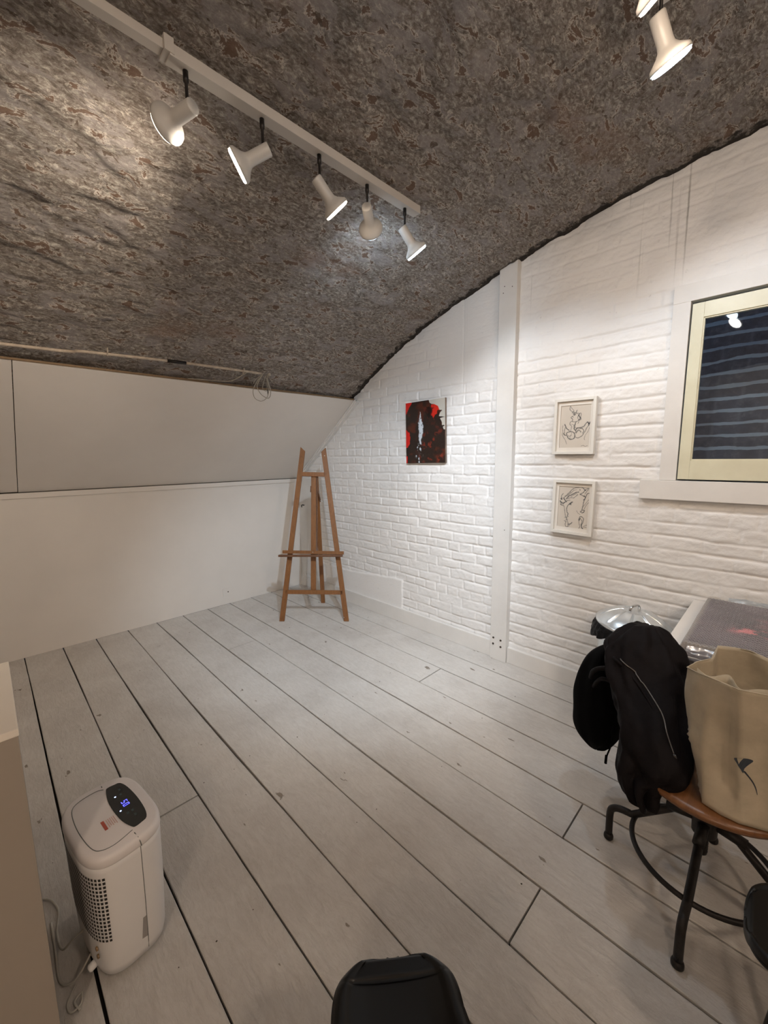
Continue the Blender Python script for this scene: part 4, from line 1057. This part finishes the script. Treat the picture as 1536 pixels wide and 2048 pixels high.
def jacket():
    root = empty('jacket', (3.72, -.95, .45), 'black padded zip jacket draped over the back of the iron swivel chair', 'jacket')
    def fold(p, a, b, t, c):
        z = p.z
        q = .0
        # padded seams radiating from the shoulder line near the top
        s = math.sin((a*.9+1.2)*7.0+z*9.0+1.8*mnoise.noise((a*1.3, z*4, 1)))
        k = max(0, min(1, (z-.52)/.2))
        q += -.022*k*max(0, s)**8 + .010*k*s
        q += .030*mnoise.noise((a*1.6, b*1.2, z*6.5))+.012*mnoise.noise((a*4, b*3, z*15))+.009*mnoise.noise((a*8, b*6, z*30))
        # long drooping folds lower down
        k2 = max(0, min(1, (.62-z)/.15)); q += .011*k2*math.sin(a*6.5+z*4+2*mnoise.noise((z*3, a, 7)))
        d = (p-Vector((c.x, c.y, p.z))); L = d.length
        return p+d/(L+1e-5)*q*min(1, L/.03)
    body = [(3.68, -0.85, 0.845, 0.051, 0.02, 0), (3.677, -0.86, 0.82, 0.092, 0.06, 0), (3.676, -0.885, 0.775, 0.126, 0.085, 0), (3.691, -0.92, 0.713, 0.141, 0.11, 0), (3.727, -0.97, 0.649, 0.122, 0.135, 0), (3.749, -1.03, 0.591, 0.11, 0.16, 0), (3.768, -1.07, 0.527, 0.107, 0.175, 0), (3.772, -1.10, 0.489, 0.100, 0.145, 0), (3.760, -1.155, 0.462, 0.070, 0.09, 0), (3.762, -1.19, 0.427, 0.042, 0.06, 0), (3.777, -1.2, 0.39, 0.024, 0.045, 0), (3.785, -1.2, 0.369, 0.009, 0.02, 0)]
    bd_ = ring_loft('jacket_body', body, M['jacket'], root, 64, fold, 2.4)
    from mathutils.bvhtree import BVHTree
    bmt = bmesh.new(); bmt.from_mesh(bd_.data); bmt.transform(chain(bd_)); tree = BVHTree.FromBMesh(bmt); bmt.free()
    def on(x, z, lift=.003):      # point on the side of the jacket that faces the room
        h = tree.ray_cast(Vector((x+.05, -2.0, z+.25)), Vector((-.05, .95, -.25)).normalized())
        return h[0]+h[1]*lift if h[0] is not None else None
    # hood and sleeve hanging off the outside
    def fold2(p, a, b, t, c):
        d = (p-Vector((c.x, c.y, p.z))); L = d.length
        q = .014*mnoise.noise((a*1.5+5, b*1.5, p.z*9))+.006*math.sin(a*7+p.z*5)
        return p+d/(L+1e-5)*q*min(1, L/.03)
    hood = [(3.575, -.84, .735, .018, .015, 0), (3.555, -.84, .700, .050, .050, .005), (3.537, -.843, .645, .070, .066, 0), (3.531, -.846, .563, .086, .074, 0), (3.531, -.85, .466, .093, .076, 0), (3.531, -.85, .374, .092, .070, 0), (3.532, -.85, .305, .072, .056, 0), (3.531, -.85, .262, .038, .032, 0), (3.530, -.85, .240, .010, .010, 0)]
    ring_loft('hood', hood, M['jacket_lining'], root, 48, fold2, 2.2)
    # open collar: thick rolled edge in front of the hood
    tube('collar_edge', smooth_path([(3.515, -.93, .585), (3.528, -.965, .625), (3.555, -.985, .665), (3.600, -1.00, .690), (3.645, -1.01, .680), (3.68, -1.04, .64)], 6), [.006]+[.011]*29+[.006], M['jacket'], root, 10) if False else None
    bm = bmesh.new(); add_tube(bm, smooth_path([(3.520, -.935, .600), (3.533, -.962, .640), (3.558, -.985, .672), (3.598, -1.000, .694), (3.640, -1.010, .690)], 6), .0085, 10)
    add_tube(bm, smooth_path([(3.530, -.925, .560), (3.548, -.955, .600), (3.572, -.975, .632), (3.606, -.990, .642), (3.630, -1.0, .636)], 6), .0075, 10)
    bmo('collar_edge', bm, M['jacket'], root, True)
    zq = [on(x, z) for x, z in [(p.x, p.z) for p in smooth_path([(3.640, 0, .760), (3.690, 0, .730), (3.735, 0, .690), (3.785, 0, .640), (3.815, 0, .580), (3.835, 0, .545)], 7)]]
    zq = [p for p in zq if p is not None]
    tube('zip', zq, .0022, M['zip'], root, 6, label='thin grey zip line')
    # storm flap: a raised seam beside the zip
    tube('placket_seam', [p+Vector((-.022, .004, -.004)) for p in zq], .006, M['jacket'], root, 8)
    e_ = zq[-1]
    bm = bmesh.new(); add_box(bm, (-.0035, -.0015, -.020), (.0035, .0015, 0), Matrix.Translation(e_+Vector((.002, -.004, 0))) @ Matrix.Rotation(-.25, 4, 'Y') @ Matrix.Rotation(.3, 4, 'X'), .001)
    add_box(bm, (-.0026, -.001, -.044), (.0026, .001, -.020), Matrix.Translation(e_+Vector((.003, -.006, 0))) @ Matrix.Rotation(-.2, 4, 'Y') @ Matrix.Rotation(.3, 4, 'X'), .001)
    bmo('zip_puller', bm, M['zip'], root)
    tube('drawstring', smooth_path([(3.610, -.93, .43), (3.612, -.94, .36), (3.600, -.945, .30), (3.598, -.945, .275)], 5), .003, M['jacket_lining'], root, 8)
    tube('cord_end', [(3.598, -.945, .30), (3.597, -.945, .265)], .005, M['jacket_lining'], root, 8)
jacket()

# ================================================================== TOTE BAG on the seat
def tote():
    root = empty('tote_bag', (4.02, -1.10, .48), 'cream non-woven tote bag standing open on the wooden chair seat beside the jacket', 'bag')
    rim = [(3.851, -1.150, .857), (3.878, -1.185, .866), (3.912, -1.215, .875), (3.954, -1.250, .885), (3.974, -1.262, .886), (4.03, -1.235, .882), (4.12, -1.19, .885), (4.22, -1.13, .89),
           (4.27, -1.06, .89), (4.24, -.99, .89), (4.15, -.95, .888), (4.06, -.965, .872), (4.023, -.975, .880), (3.981, -.965, .888), (3.945, -.965, .886), (3.905, -.985, .886), (3.897, -1.045, .862), (3.868, -1.095, .860)]
    base = [(3.918, -1.150, .482), (3.919, -1.185, .482), (3.922, -1.208, .482), (3.965, -1.222, .482), (4.006, -1.222, .482), (4.05, -1.205, .482), (4.11, -1.18, .482), (4.19, -1.13, .482),
            (4.215, -1.06, .482), (4.20, -1.00, .482), (4.12, -.965, .482), (4.07, -.955, .482), (4.03, -.955, .482), (3.99, -.955, .482), (3.96, -.965, .482), (3.935, -.995, .482), (3.925, -1.045, .482), (3.920, -1.10, .482)]
    mid = []
    for i, (a, b) in enumerate(zip(base, rim)):
        m_ = Vector(a).lerp(Vector(b), .5); mid.append(m_)
    # gusset folds: side panel sags in, centre edge kicks out
    mid[5] += Vector((.0, .022, 0)); mid[2] += Vector((-.004, -.006, 0)); mid[3] += Vector((.004, .030, 0)); mid[4] += Vector((.0, .018, 0)); mid[1] += Vector((-.020, 0, 0)); mid[0] += Vector((-.018, 0, 0)); mid[6] += Vector((.01, -.022, 0)); mid[7] += Vector((.01, -.02, 0))
    n = len(rim); NZ, NS = 34, 5
    def loop(pts):
        out = []
        for i in range(n):
            a, b = Vector(pts[i]), Vector(pts[(i+1) % n])
            out += [tuple(a.lerp(b, k/NS)) for k in range(NS)]
        return out
    Lb, Lm, Lr = loop(base), loop(mid), loop(rim); N = len(Lb)
    bm = bmesh.new(); R = []
    for j in range(NZ+1):
        t = j/NZ; row = []
        for k in range(N):
            a, b, c = Vector(Lb[k]), Vector(Lm[k]), Vector(Lr[k])
            ctrl = b*2-(a+c)/2
            p = a*(1-t)**2+ctrl*2*t*(1-t)+c*t*t
            cen = Vector((4.05, -1.09, p.z)); d = (p-cen).normalized()
            # creases
            q = .010*mnoise.noise((k*.16, t*3.2, 1))+.0025*mnoise.noise((k*.4, t*8, 4))
            cr = abs(((t*1.35+k*.028) % .5)-.25); q -= .008*max(0, 1-cr/.03)*mnoise.noise((k*.1, t*2, 9))*2
            w_ = min(1, t*6)
            row.append(bm.verts.new(p+d*q*w_*(1-.4*t)))
        R.append(row)
    for a, b in zip(R, R[1:]):
        for k in range(N): bm.faces.new((a[k], a[(k+1) % N], b[(k+1) % N], b[k]))
    bm.faces.new(R[0][::-1])
    o = bmo('bag_body', bm, M['bag'], root, True)
    md = o.modifiers.new('thickness', 'SOLIDIFY'); md.thickness = .0012; md.offset = -1
    # turned-down hem and crumpled inner lining
    hem = [Vector(p)+Vector((0, 0, -.001)) for p in Lr]
    tube('hem', hem, .0016, M['bag'], root, 6, True)
    bm = bmesh.new()
    inner = [(3.875, -1.14, .858), (3.905, -1.15, .848), (3.945, -1.12, .856), (3.975, -1.15, .838), (4.02, -1.13, .846), (4.10, -1.08, .84)]
    I = smooth_path(inner, 8); rows = []
    for j in range(10):
        rows.append([bm.verts.new(p+Vector((.003*mnoise.noise((p.x*20, j*.4, 2)), .012*j*.3*mnoise.noise((p.x*12, j*.3, 5)), -.028*j+.004*mnoise.noise((p.x*12, 1, 1))))) for p in I])
    for a, b in zip(rows, rows[1:]):
        for k in range(len(a)-1): bm.faces.new((a[k], a[k+1], b[k+1], b[k]))
    o = bmo('inner_fold', bm, M['bag'], root, True); md = o.modifiers.new('thickness', 'SOLIDIFY'); md.thickness = .0012
    # printed leaf mark on the front
    bm = bmesh.new()
    def onbag(x, z): return Vector((x, -1.268+.0*z+(x-3.99)*.35, z))
    return root, onbag
tote_root, onbag = tote()
def printed_mark():
    pts = [(3.992, .655), (4.005, .664), (4.020, .668), (4.030, .664), (4.022, .650), (4.015, .636), (4.014, .622), (4.008, .632), (4.000, .644)]
    dg = None
    deps = bpy.context.evaluated_depsgraph_get()
    body = [c for c in tote_root.children if c.name.startswith('bag_body')][0]
    from mathutils.bvhtree import BVHTree
    bm0 = bmesh.new(); bm0.from_mesh(body.data); bm0.transform(chain(body)); tree = BVHTree.FromBMesh(bm0)
    def hit(x, z):
        h = tree.ray_cast(Vector((x-.10, -2.2, z+.10)), Vector((.09, 1, -.09)).normalized())
        return h[0]+Vector((-.1, -1, .1)).normalized()*.0022 if h[0] else Vector((x, -1.25, z))
    bm = bmesh.new()
    P = [hit(x, z) for x, z in [(p.x, p.y) for p in smooth_path([(a, b, 0) for a, b in pts], 3, True)]]
    c = sum(P, Vector())/len(P); cv = bm.verts.new(hit(4.011, .653)); vv = [bm.verts.new(p) for p in P]
    bm.verts.remove(cv); bm.faces.new(vv)
    tl = [hit(4.014+.030*t+.006*math.sin(t*3), .630-.062*t) for t in np.linspace(0, 1, 9)]
    for p, q, w0, w1 in zip(tl, tl[1:], np.linspace(.0035, .001, 8), np.linspace(.0032, .0006, 8)):
        bm.faces.new([bm.verts.new(v) for v in (p-Vector((w0, 0, 0)), p+Vector((w0, 0, 0)), q+Vector((w1, 0, 0)), q-Vector((w1, 0, 0)))])
    bmo('printed_mark', bm, M['dark_ink'], tote_root, False, 'dark printed leaf mark')
    bm0.free()
printed_mark()

# ================================================================== BIN with a steel lid
def bin_():
    cx, cy = 3.490, -.215
    root = empty('dustbin', (cx, cy, 0), 'galvanised steel dustbin with a ribbed domed lid and black liner by the brick wall', 'bin')
    T = Matrix.Translation((cx, cy, 0))
    prof = [(.135, 0), (.140, .004), (.140, .02)]
    bm = bmesh.new(); n = 96; rings = []
    for z, r in ((0, .130), (.02, .136), (.04, .134), (.12, .139), (.30, .148), (.50, .157), (.565, .160), (.585, .163), (.595, .160)):
        rings.append([bm.verts.new((cx+(r+(.0025*math.cos(24*2*PI*k/n) if .04 < z < .56 else 0))*math.cos(2*PI*k/n), cy+(r+(.0025*math.cos(24*2*PI*k/n) if .04 < z < .56 else 0))*math.sin(2*PI*k/n), z)) for k in range(n)])
    for a, b in zip(rings, rings[1:]):
        for k in range(n): bm.faces.new((a[k], a[(k+1) % n], b[(k+1) % n], b[k]))
    bm.faces.new(rings[0][::-1])
    bmo('bin_body', bm, M['galv'], root, True)
    # lid sits slightly askew
    TL = Matrix.Translation((cx+.004, cy, .606)) @ Matrix.Rotation(math.radians(3.5), 4, 'Y') @ Matrix.Rotation(math.radians(2), 4, 'X')
    bm = bmesh.new(); rings = []; n = 252
    for r, z in ((.176, -.012), (.178, -.002), (.170, .004), (.158, .010), (.145, .022), (.110, .045), (.070, .062), (.055, .067), (.047, .066), (.0005, .069)):
        row = []
        for k in range(n):
            t = 2*PI*k/n; rib = .25-max(0, math.cos(9*t+.3))**14*1.3
            zz = z+(.0085*rib if .052 < r < .150 else 0)
            row.append(bm.verts.new(TL @ Vector((r*math.cos(t), r*math.sin(t), zz))))
        rings.append(row)
    for a, b in zip(rings, rings[1:]):
        for k in range(n): bm.faces.new((a[k], a[(k+1) % n], b[(k+1) % n], b[k]))
    bm.faces.new(rings[-1])
    lid = bmo('lid', bm, M['galv'], root, True, 'ribbed domed lid'); lid.modifiers.new('thickness', 'SOLIDIFY').thickness = .0015
    HM = TL @ Matrix.Rotation(math.radians(68), 4, 'Z')
    bm = bmesh.new(); add_tube(bm, [HM @ Vector(p) for p in smooth_path([(-.036, 0, .066), (-.033, 0, .084), (-.016, 0, .095), (.016, 0, .095), (.033, 0, .084), (.036, 0, .066)], 5)], .0065, 10)
    bmo('lid_handle', bm, M['chrome'], lid, True)
    # liner folded over the rim, drooping on the left
    bm = bmesh.new(); n = 110; rows = []
    for j in range(9):
        t = j/8; row = []
        for k in range(n):
            a = 2*PI*k/n
            left = max(0, math.cos(a-math.radians(205)))**2
            drop = .035+.065*left+.020*mnoise.noise((math.cos(a)*3, math.sin(a)*3, 1))
            r = .164+.010*math.sin(t*PI)+.026*left*t+.010*mnoise.noise((math.cos(a)*7, math.sin(a)*7, t*3))+.004*math.sin(a*31+t*4)
            if j == 0: r = .160
            z = .592+.012*math.sin(min(1, t*3)*PI/2)*(1+left)-drop*t
            y = cy+r*math.sin(a); y = min(y, -.022)
            row.append(bm.verts.new((cx+r*math.cos(a), y, z)))
        rows.append(row)
    for a, b in zip(rows, rows[1:]):
        for k in range(n): bm.faces.new((a[k], a[(k+1) % n], b[(k+1) % n], b[k]))
    o = bmo('bin_liner', bm, M['liner'], root, True, 'crumpled black liner'); o.modifiers.new('thickness', 'SOLIDIFY').thickness = .001
bin_()

# ================================================================== TABLE and wrapped picture
tb_ = empty('side_table', (4.10, -.42, 0), 'plain white table against the brick wall under the bubble wrapped picture', 'table')
box('tabletop', (3.722, -.800, .710), (4.48, -.045, .745), M['white_lacquer'], tb_, .002)
for x, y in ((3.728, -.655), (4.43, -.655), (3.728, -.095), (4.43, -.095)):
    box('leg', (x, y, 0), (x+.042, y+.042, .710), M['white_lacquer'], tb_, .002)

def wrapped():
    root = empty('wrapped_picture', (4.05, -.43, .745), 'dark pink picture in bubble wrap lying flat on the white table', 'wrapped picture')
    x0, x1, y0, y1, z = 3.772, 4.42, -.770, -.085, .785
    box('canvas', (x0+.012, y0+.012, .748), (x1-.012, y1-.012, .775), paint('dark_canvas', (.06, .045, .055), .6, .3, 6, .1), root, .003)
    nx, ny = 330, 350
    u = np.linspace(0, 1, nx); v = np.linspace(0, 1, ny); U, V = np.meshgrid(u, v)
    X = x0+U*(x1-x0); Y = y0+V*(y1-y0)
    pitch = .0125; row = np.floor(Y/(pitch*.866)); xx = X/pitch+(row % 2)*.5
    d = np.hypot((xx-np.floor(xx)-.5)*pitch, (Y/(pitch*.866)-row-.5)*pitch*.866)
    bub = np.sqrt(np.clip(1-(d/.0052)**2, 0, 1))*.0028
    edge = np.minimum(np.minimum(X-x0, x1-X), np.minimum(Y-y0, y1-Y))
    Z = z+bub+.004*fbm(U*5, V*6, 3, 3)-.034*sstep(.014, 0, edge)
    P = np.stack([X, Y, Z], -1)
    g = fbm(U*3.5, V*4.5, 8, 4)
    col = np.array([.105, .088, .098])+np.array([.05, .04, .045])*g[..., None]
    st = sstep(.10, .0, np.abs(V-.42-.10*(U-.35)+.03*fbm(U*8, V*8, 9, 3)))*sstep(.16, .26, U)*sstep(.62, .40, U)
    st2 = .5*sstep(.2, .6, fbm(U*4+2, V*5, 12, 3)+.2*U)
    col = col+st[..., None]*np.array([.42, .085, .09])*sstep(-.2, .3, fbm(U*14, V*20, 15, 3))[..., None]+st2[..., None]*np.array([.16, .045, .05])
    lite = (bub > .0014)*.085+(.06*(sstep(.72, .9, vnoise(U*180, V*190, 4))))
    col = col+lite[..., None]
    pale = sstep(.035, .010, edge); col = col*(1-.65*pale[..., None])+np.array([.36, .34, .31])*.65*pale[..., None]
    m = attr_mat('bubble_film', .22, .7); art('bubble_wrap', P, np.clip(col, .01, 1), m, root)
    # loose flap drooping over the front edge of the table
    nx2, ny2 = 150, 26; u = np.linspace(0, 1, nx2); v = np.linspace(0, 1, ny2); U, V = np.meshgrid(u, v)
    X = 3.80+U*.60; dr = V*.062*(1-.35*U)
    Y = -.772-.030*np.sin(np.clip(V*1.4, 0, 1)*PI/2)-.006*fbm(U*9, V*4, 5, 3); Z = .776-dr-.006*fbm(U*7, V*3, 6, 3)
    c2 = np.array([.16, .15, .155])+.10*sstep(.0, .5, fbm(U*26, V*9, 31, 4))[..., None]+np.zeros(U.shape+(3,))
    art('wrap_flap', np.stack([X, Y, Z], -1), np.clip(c2, .01, 1), m, root)
    # paler flap along the back, standing up a little
    X = 3.86+U*.56; Y = -.085+V*.030+.004*fbm(U*9, V*4, 8, 3); Z = .770+V*.022+.008*fbm(U*9, V*3, 9, 3)
    c3 = np.array([.34, .36, .37])+.12*sstep(.0, .5, fbm(U*30, V*9, 35, 4))[..., None]+np.zeros(U.shape+(3,))
    art('wrap_flap', np.stack([X, Y, Z], -1), np.clip(c3, .01, 1), m, root)
wrapped()

# ================================================================== MOULDED CHAIRS at the bottom and right edges
def shell_chair(loc, ang, label, narrow=1.0):
    """front of the seat points along +Y before turning"""
    root = empty('moulded_chair', loc, label, 'chair')
    R_ = Matrix.Translation(loc) @ Matrix.Rotation(ang, 4, 'Z')
    nu, nv = 49, 96
    P = np.zeros((nv, nu, 3))
    for j in range(nv):
        t = j/(nv-1)                       # 0 front lip, .55 seat rear, 1 top of back
        if t < .06: y, z = .0-.0*t, 0
        s = t**2.0
        # centre line of the shell (y, z)
        cy_ = np.interp(s, [0, .04, .12, .30, .50, .60, .70, .85, 1], [.0, -.010, -.045, -.15, -.31, -.375, -.41, -.44, -.47])
        cz_ = np.interp(s, [0, .04, .12, .30, .50, .60, .70, .85, 1], [.430, .444, .447, .436, .430, .465, .54, .68, .80])
        hw = np.interp(s, [0, .02, .05, .09, .14, .20, .30, .5, .62, .8, .92, .97, 1], [.050, .074, .096, .110, .120, .1235, .134, .185, .205, .195, .165, .13, .08])*narrow
        dep = -cy_
        if dep < .10: hw = max(.012, .1235*(1-(1-dep/.10)**2.9)**(1/2.9))*narrow
        for i in range(nu):
            a = (i/(nu-1)-.5)*2
            x = a*hw; lift = .018*max(0, abs(a)-.45)**1.6/.55**1.6*min(1, max(0, s-.06)/.25)
            lip = -.008*max(0, (abs(a)-.93)/.07)+.004*math.exp(-((abs(a)-.86)/.05)**2)
            y = cy_+(0.0 if s > .25 else -.0); zz = cz_+lift+lip-.010*(1-a*a)*(1 if .1 < s < .5 else 0)
            if s > .6: y -= -.05*a*a*(s-.6)/.4; zz = cz_
            P[j, i] = R_ @ Vector((x, y, zz))
    o = grid_mesh('seat_shell', P, M['black_plastic'], root)
    md = o.modifiers.new('thickness', 'SOLIDIFY'); md.thickness = .005; md.offset = -1
    ring = [Vector(P[j, 0]) for j in range(0, nv)]+[Vector(P[nv-1, i]) for i in range(1, nu)]+[Vector(P[j, nu-1]) for j in range(nv-2, -1, -1)]+[Vector(P[0, i]) for i in range(nu-2, 0, -1)]
    tube('shell_rim', ring, .0048, M['black_plastic'], root, 8, True)
    for sx in (-1, 1):
        for yy, y2 in ((-.10, -.07), (-.33, -.38)):
            tube('leg', [R_ @ Vector((sx*.07, yy, .425)), R_ @ Vector((sx*.14*narrow, y2, 0))], .010, M['black_plastic'], root, 10)
    return root
f_ang = math.atan2(.69, .72)   # seat front turned towards the corner
front = Vector((3.513, -2.093, 0))
shell_chair(front, math.radians(50.4), 'black moulded plastic chair seat at the bottom edge of the photo')
shell_chair(Vector((4.040, -1.450, 0)), math.radians(92), 'black moulded plastic chair cut off at the right edge beside the swivel chair')
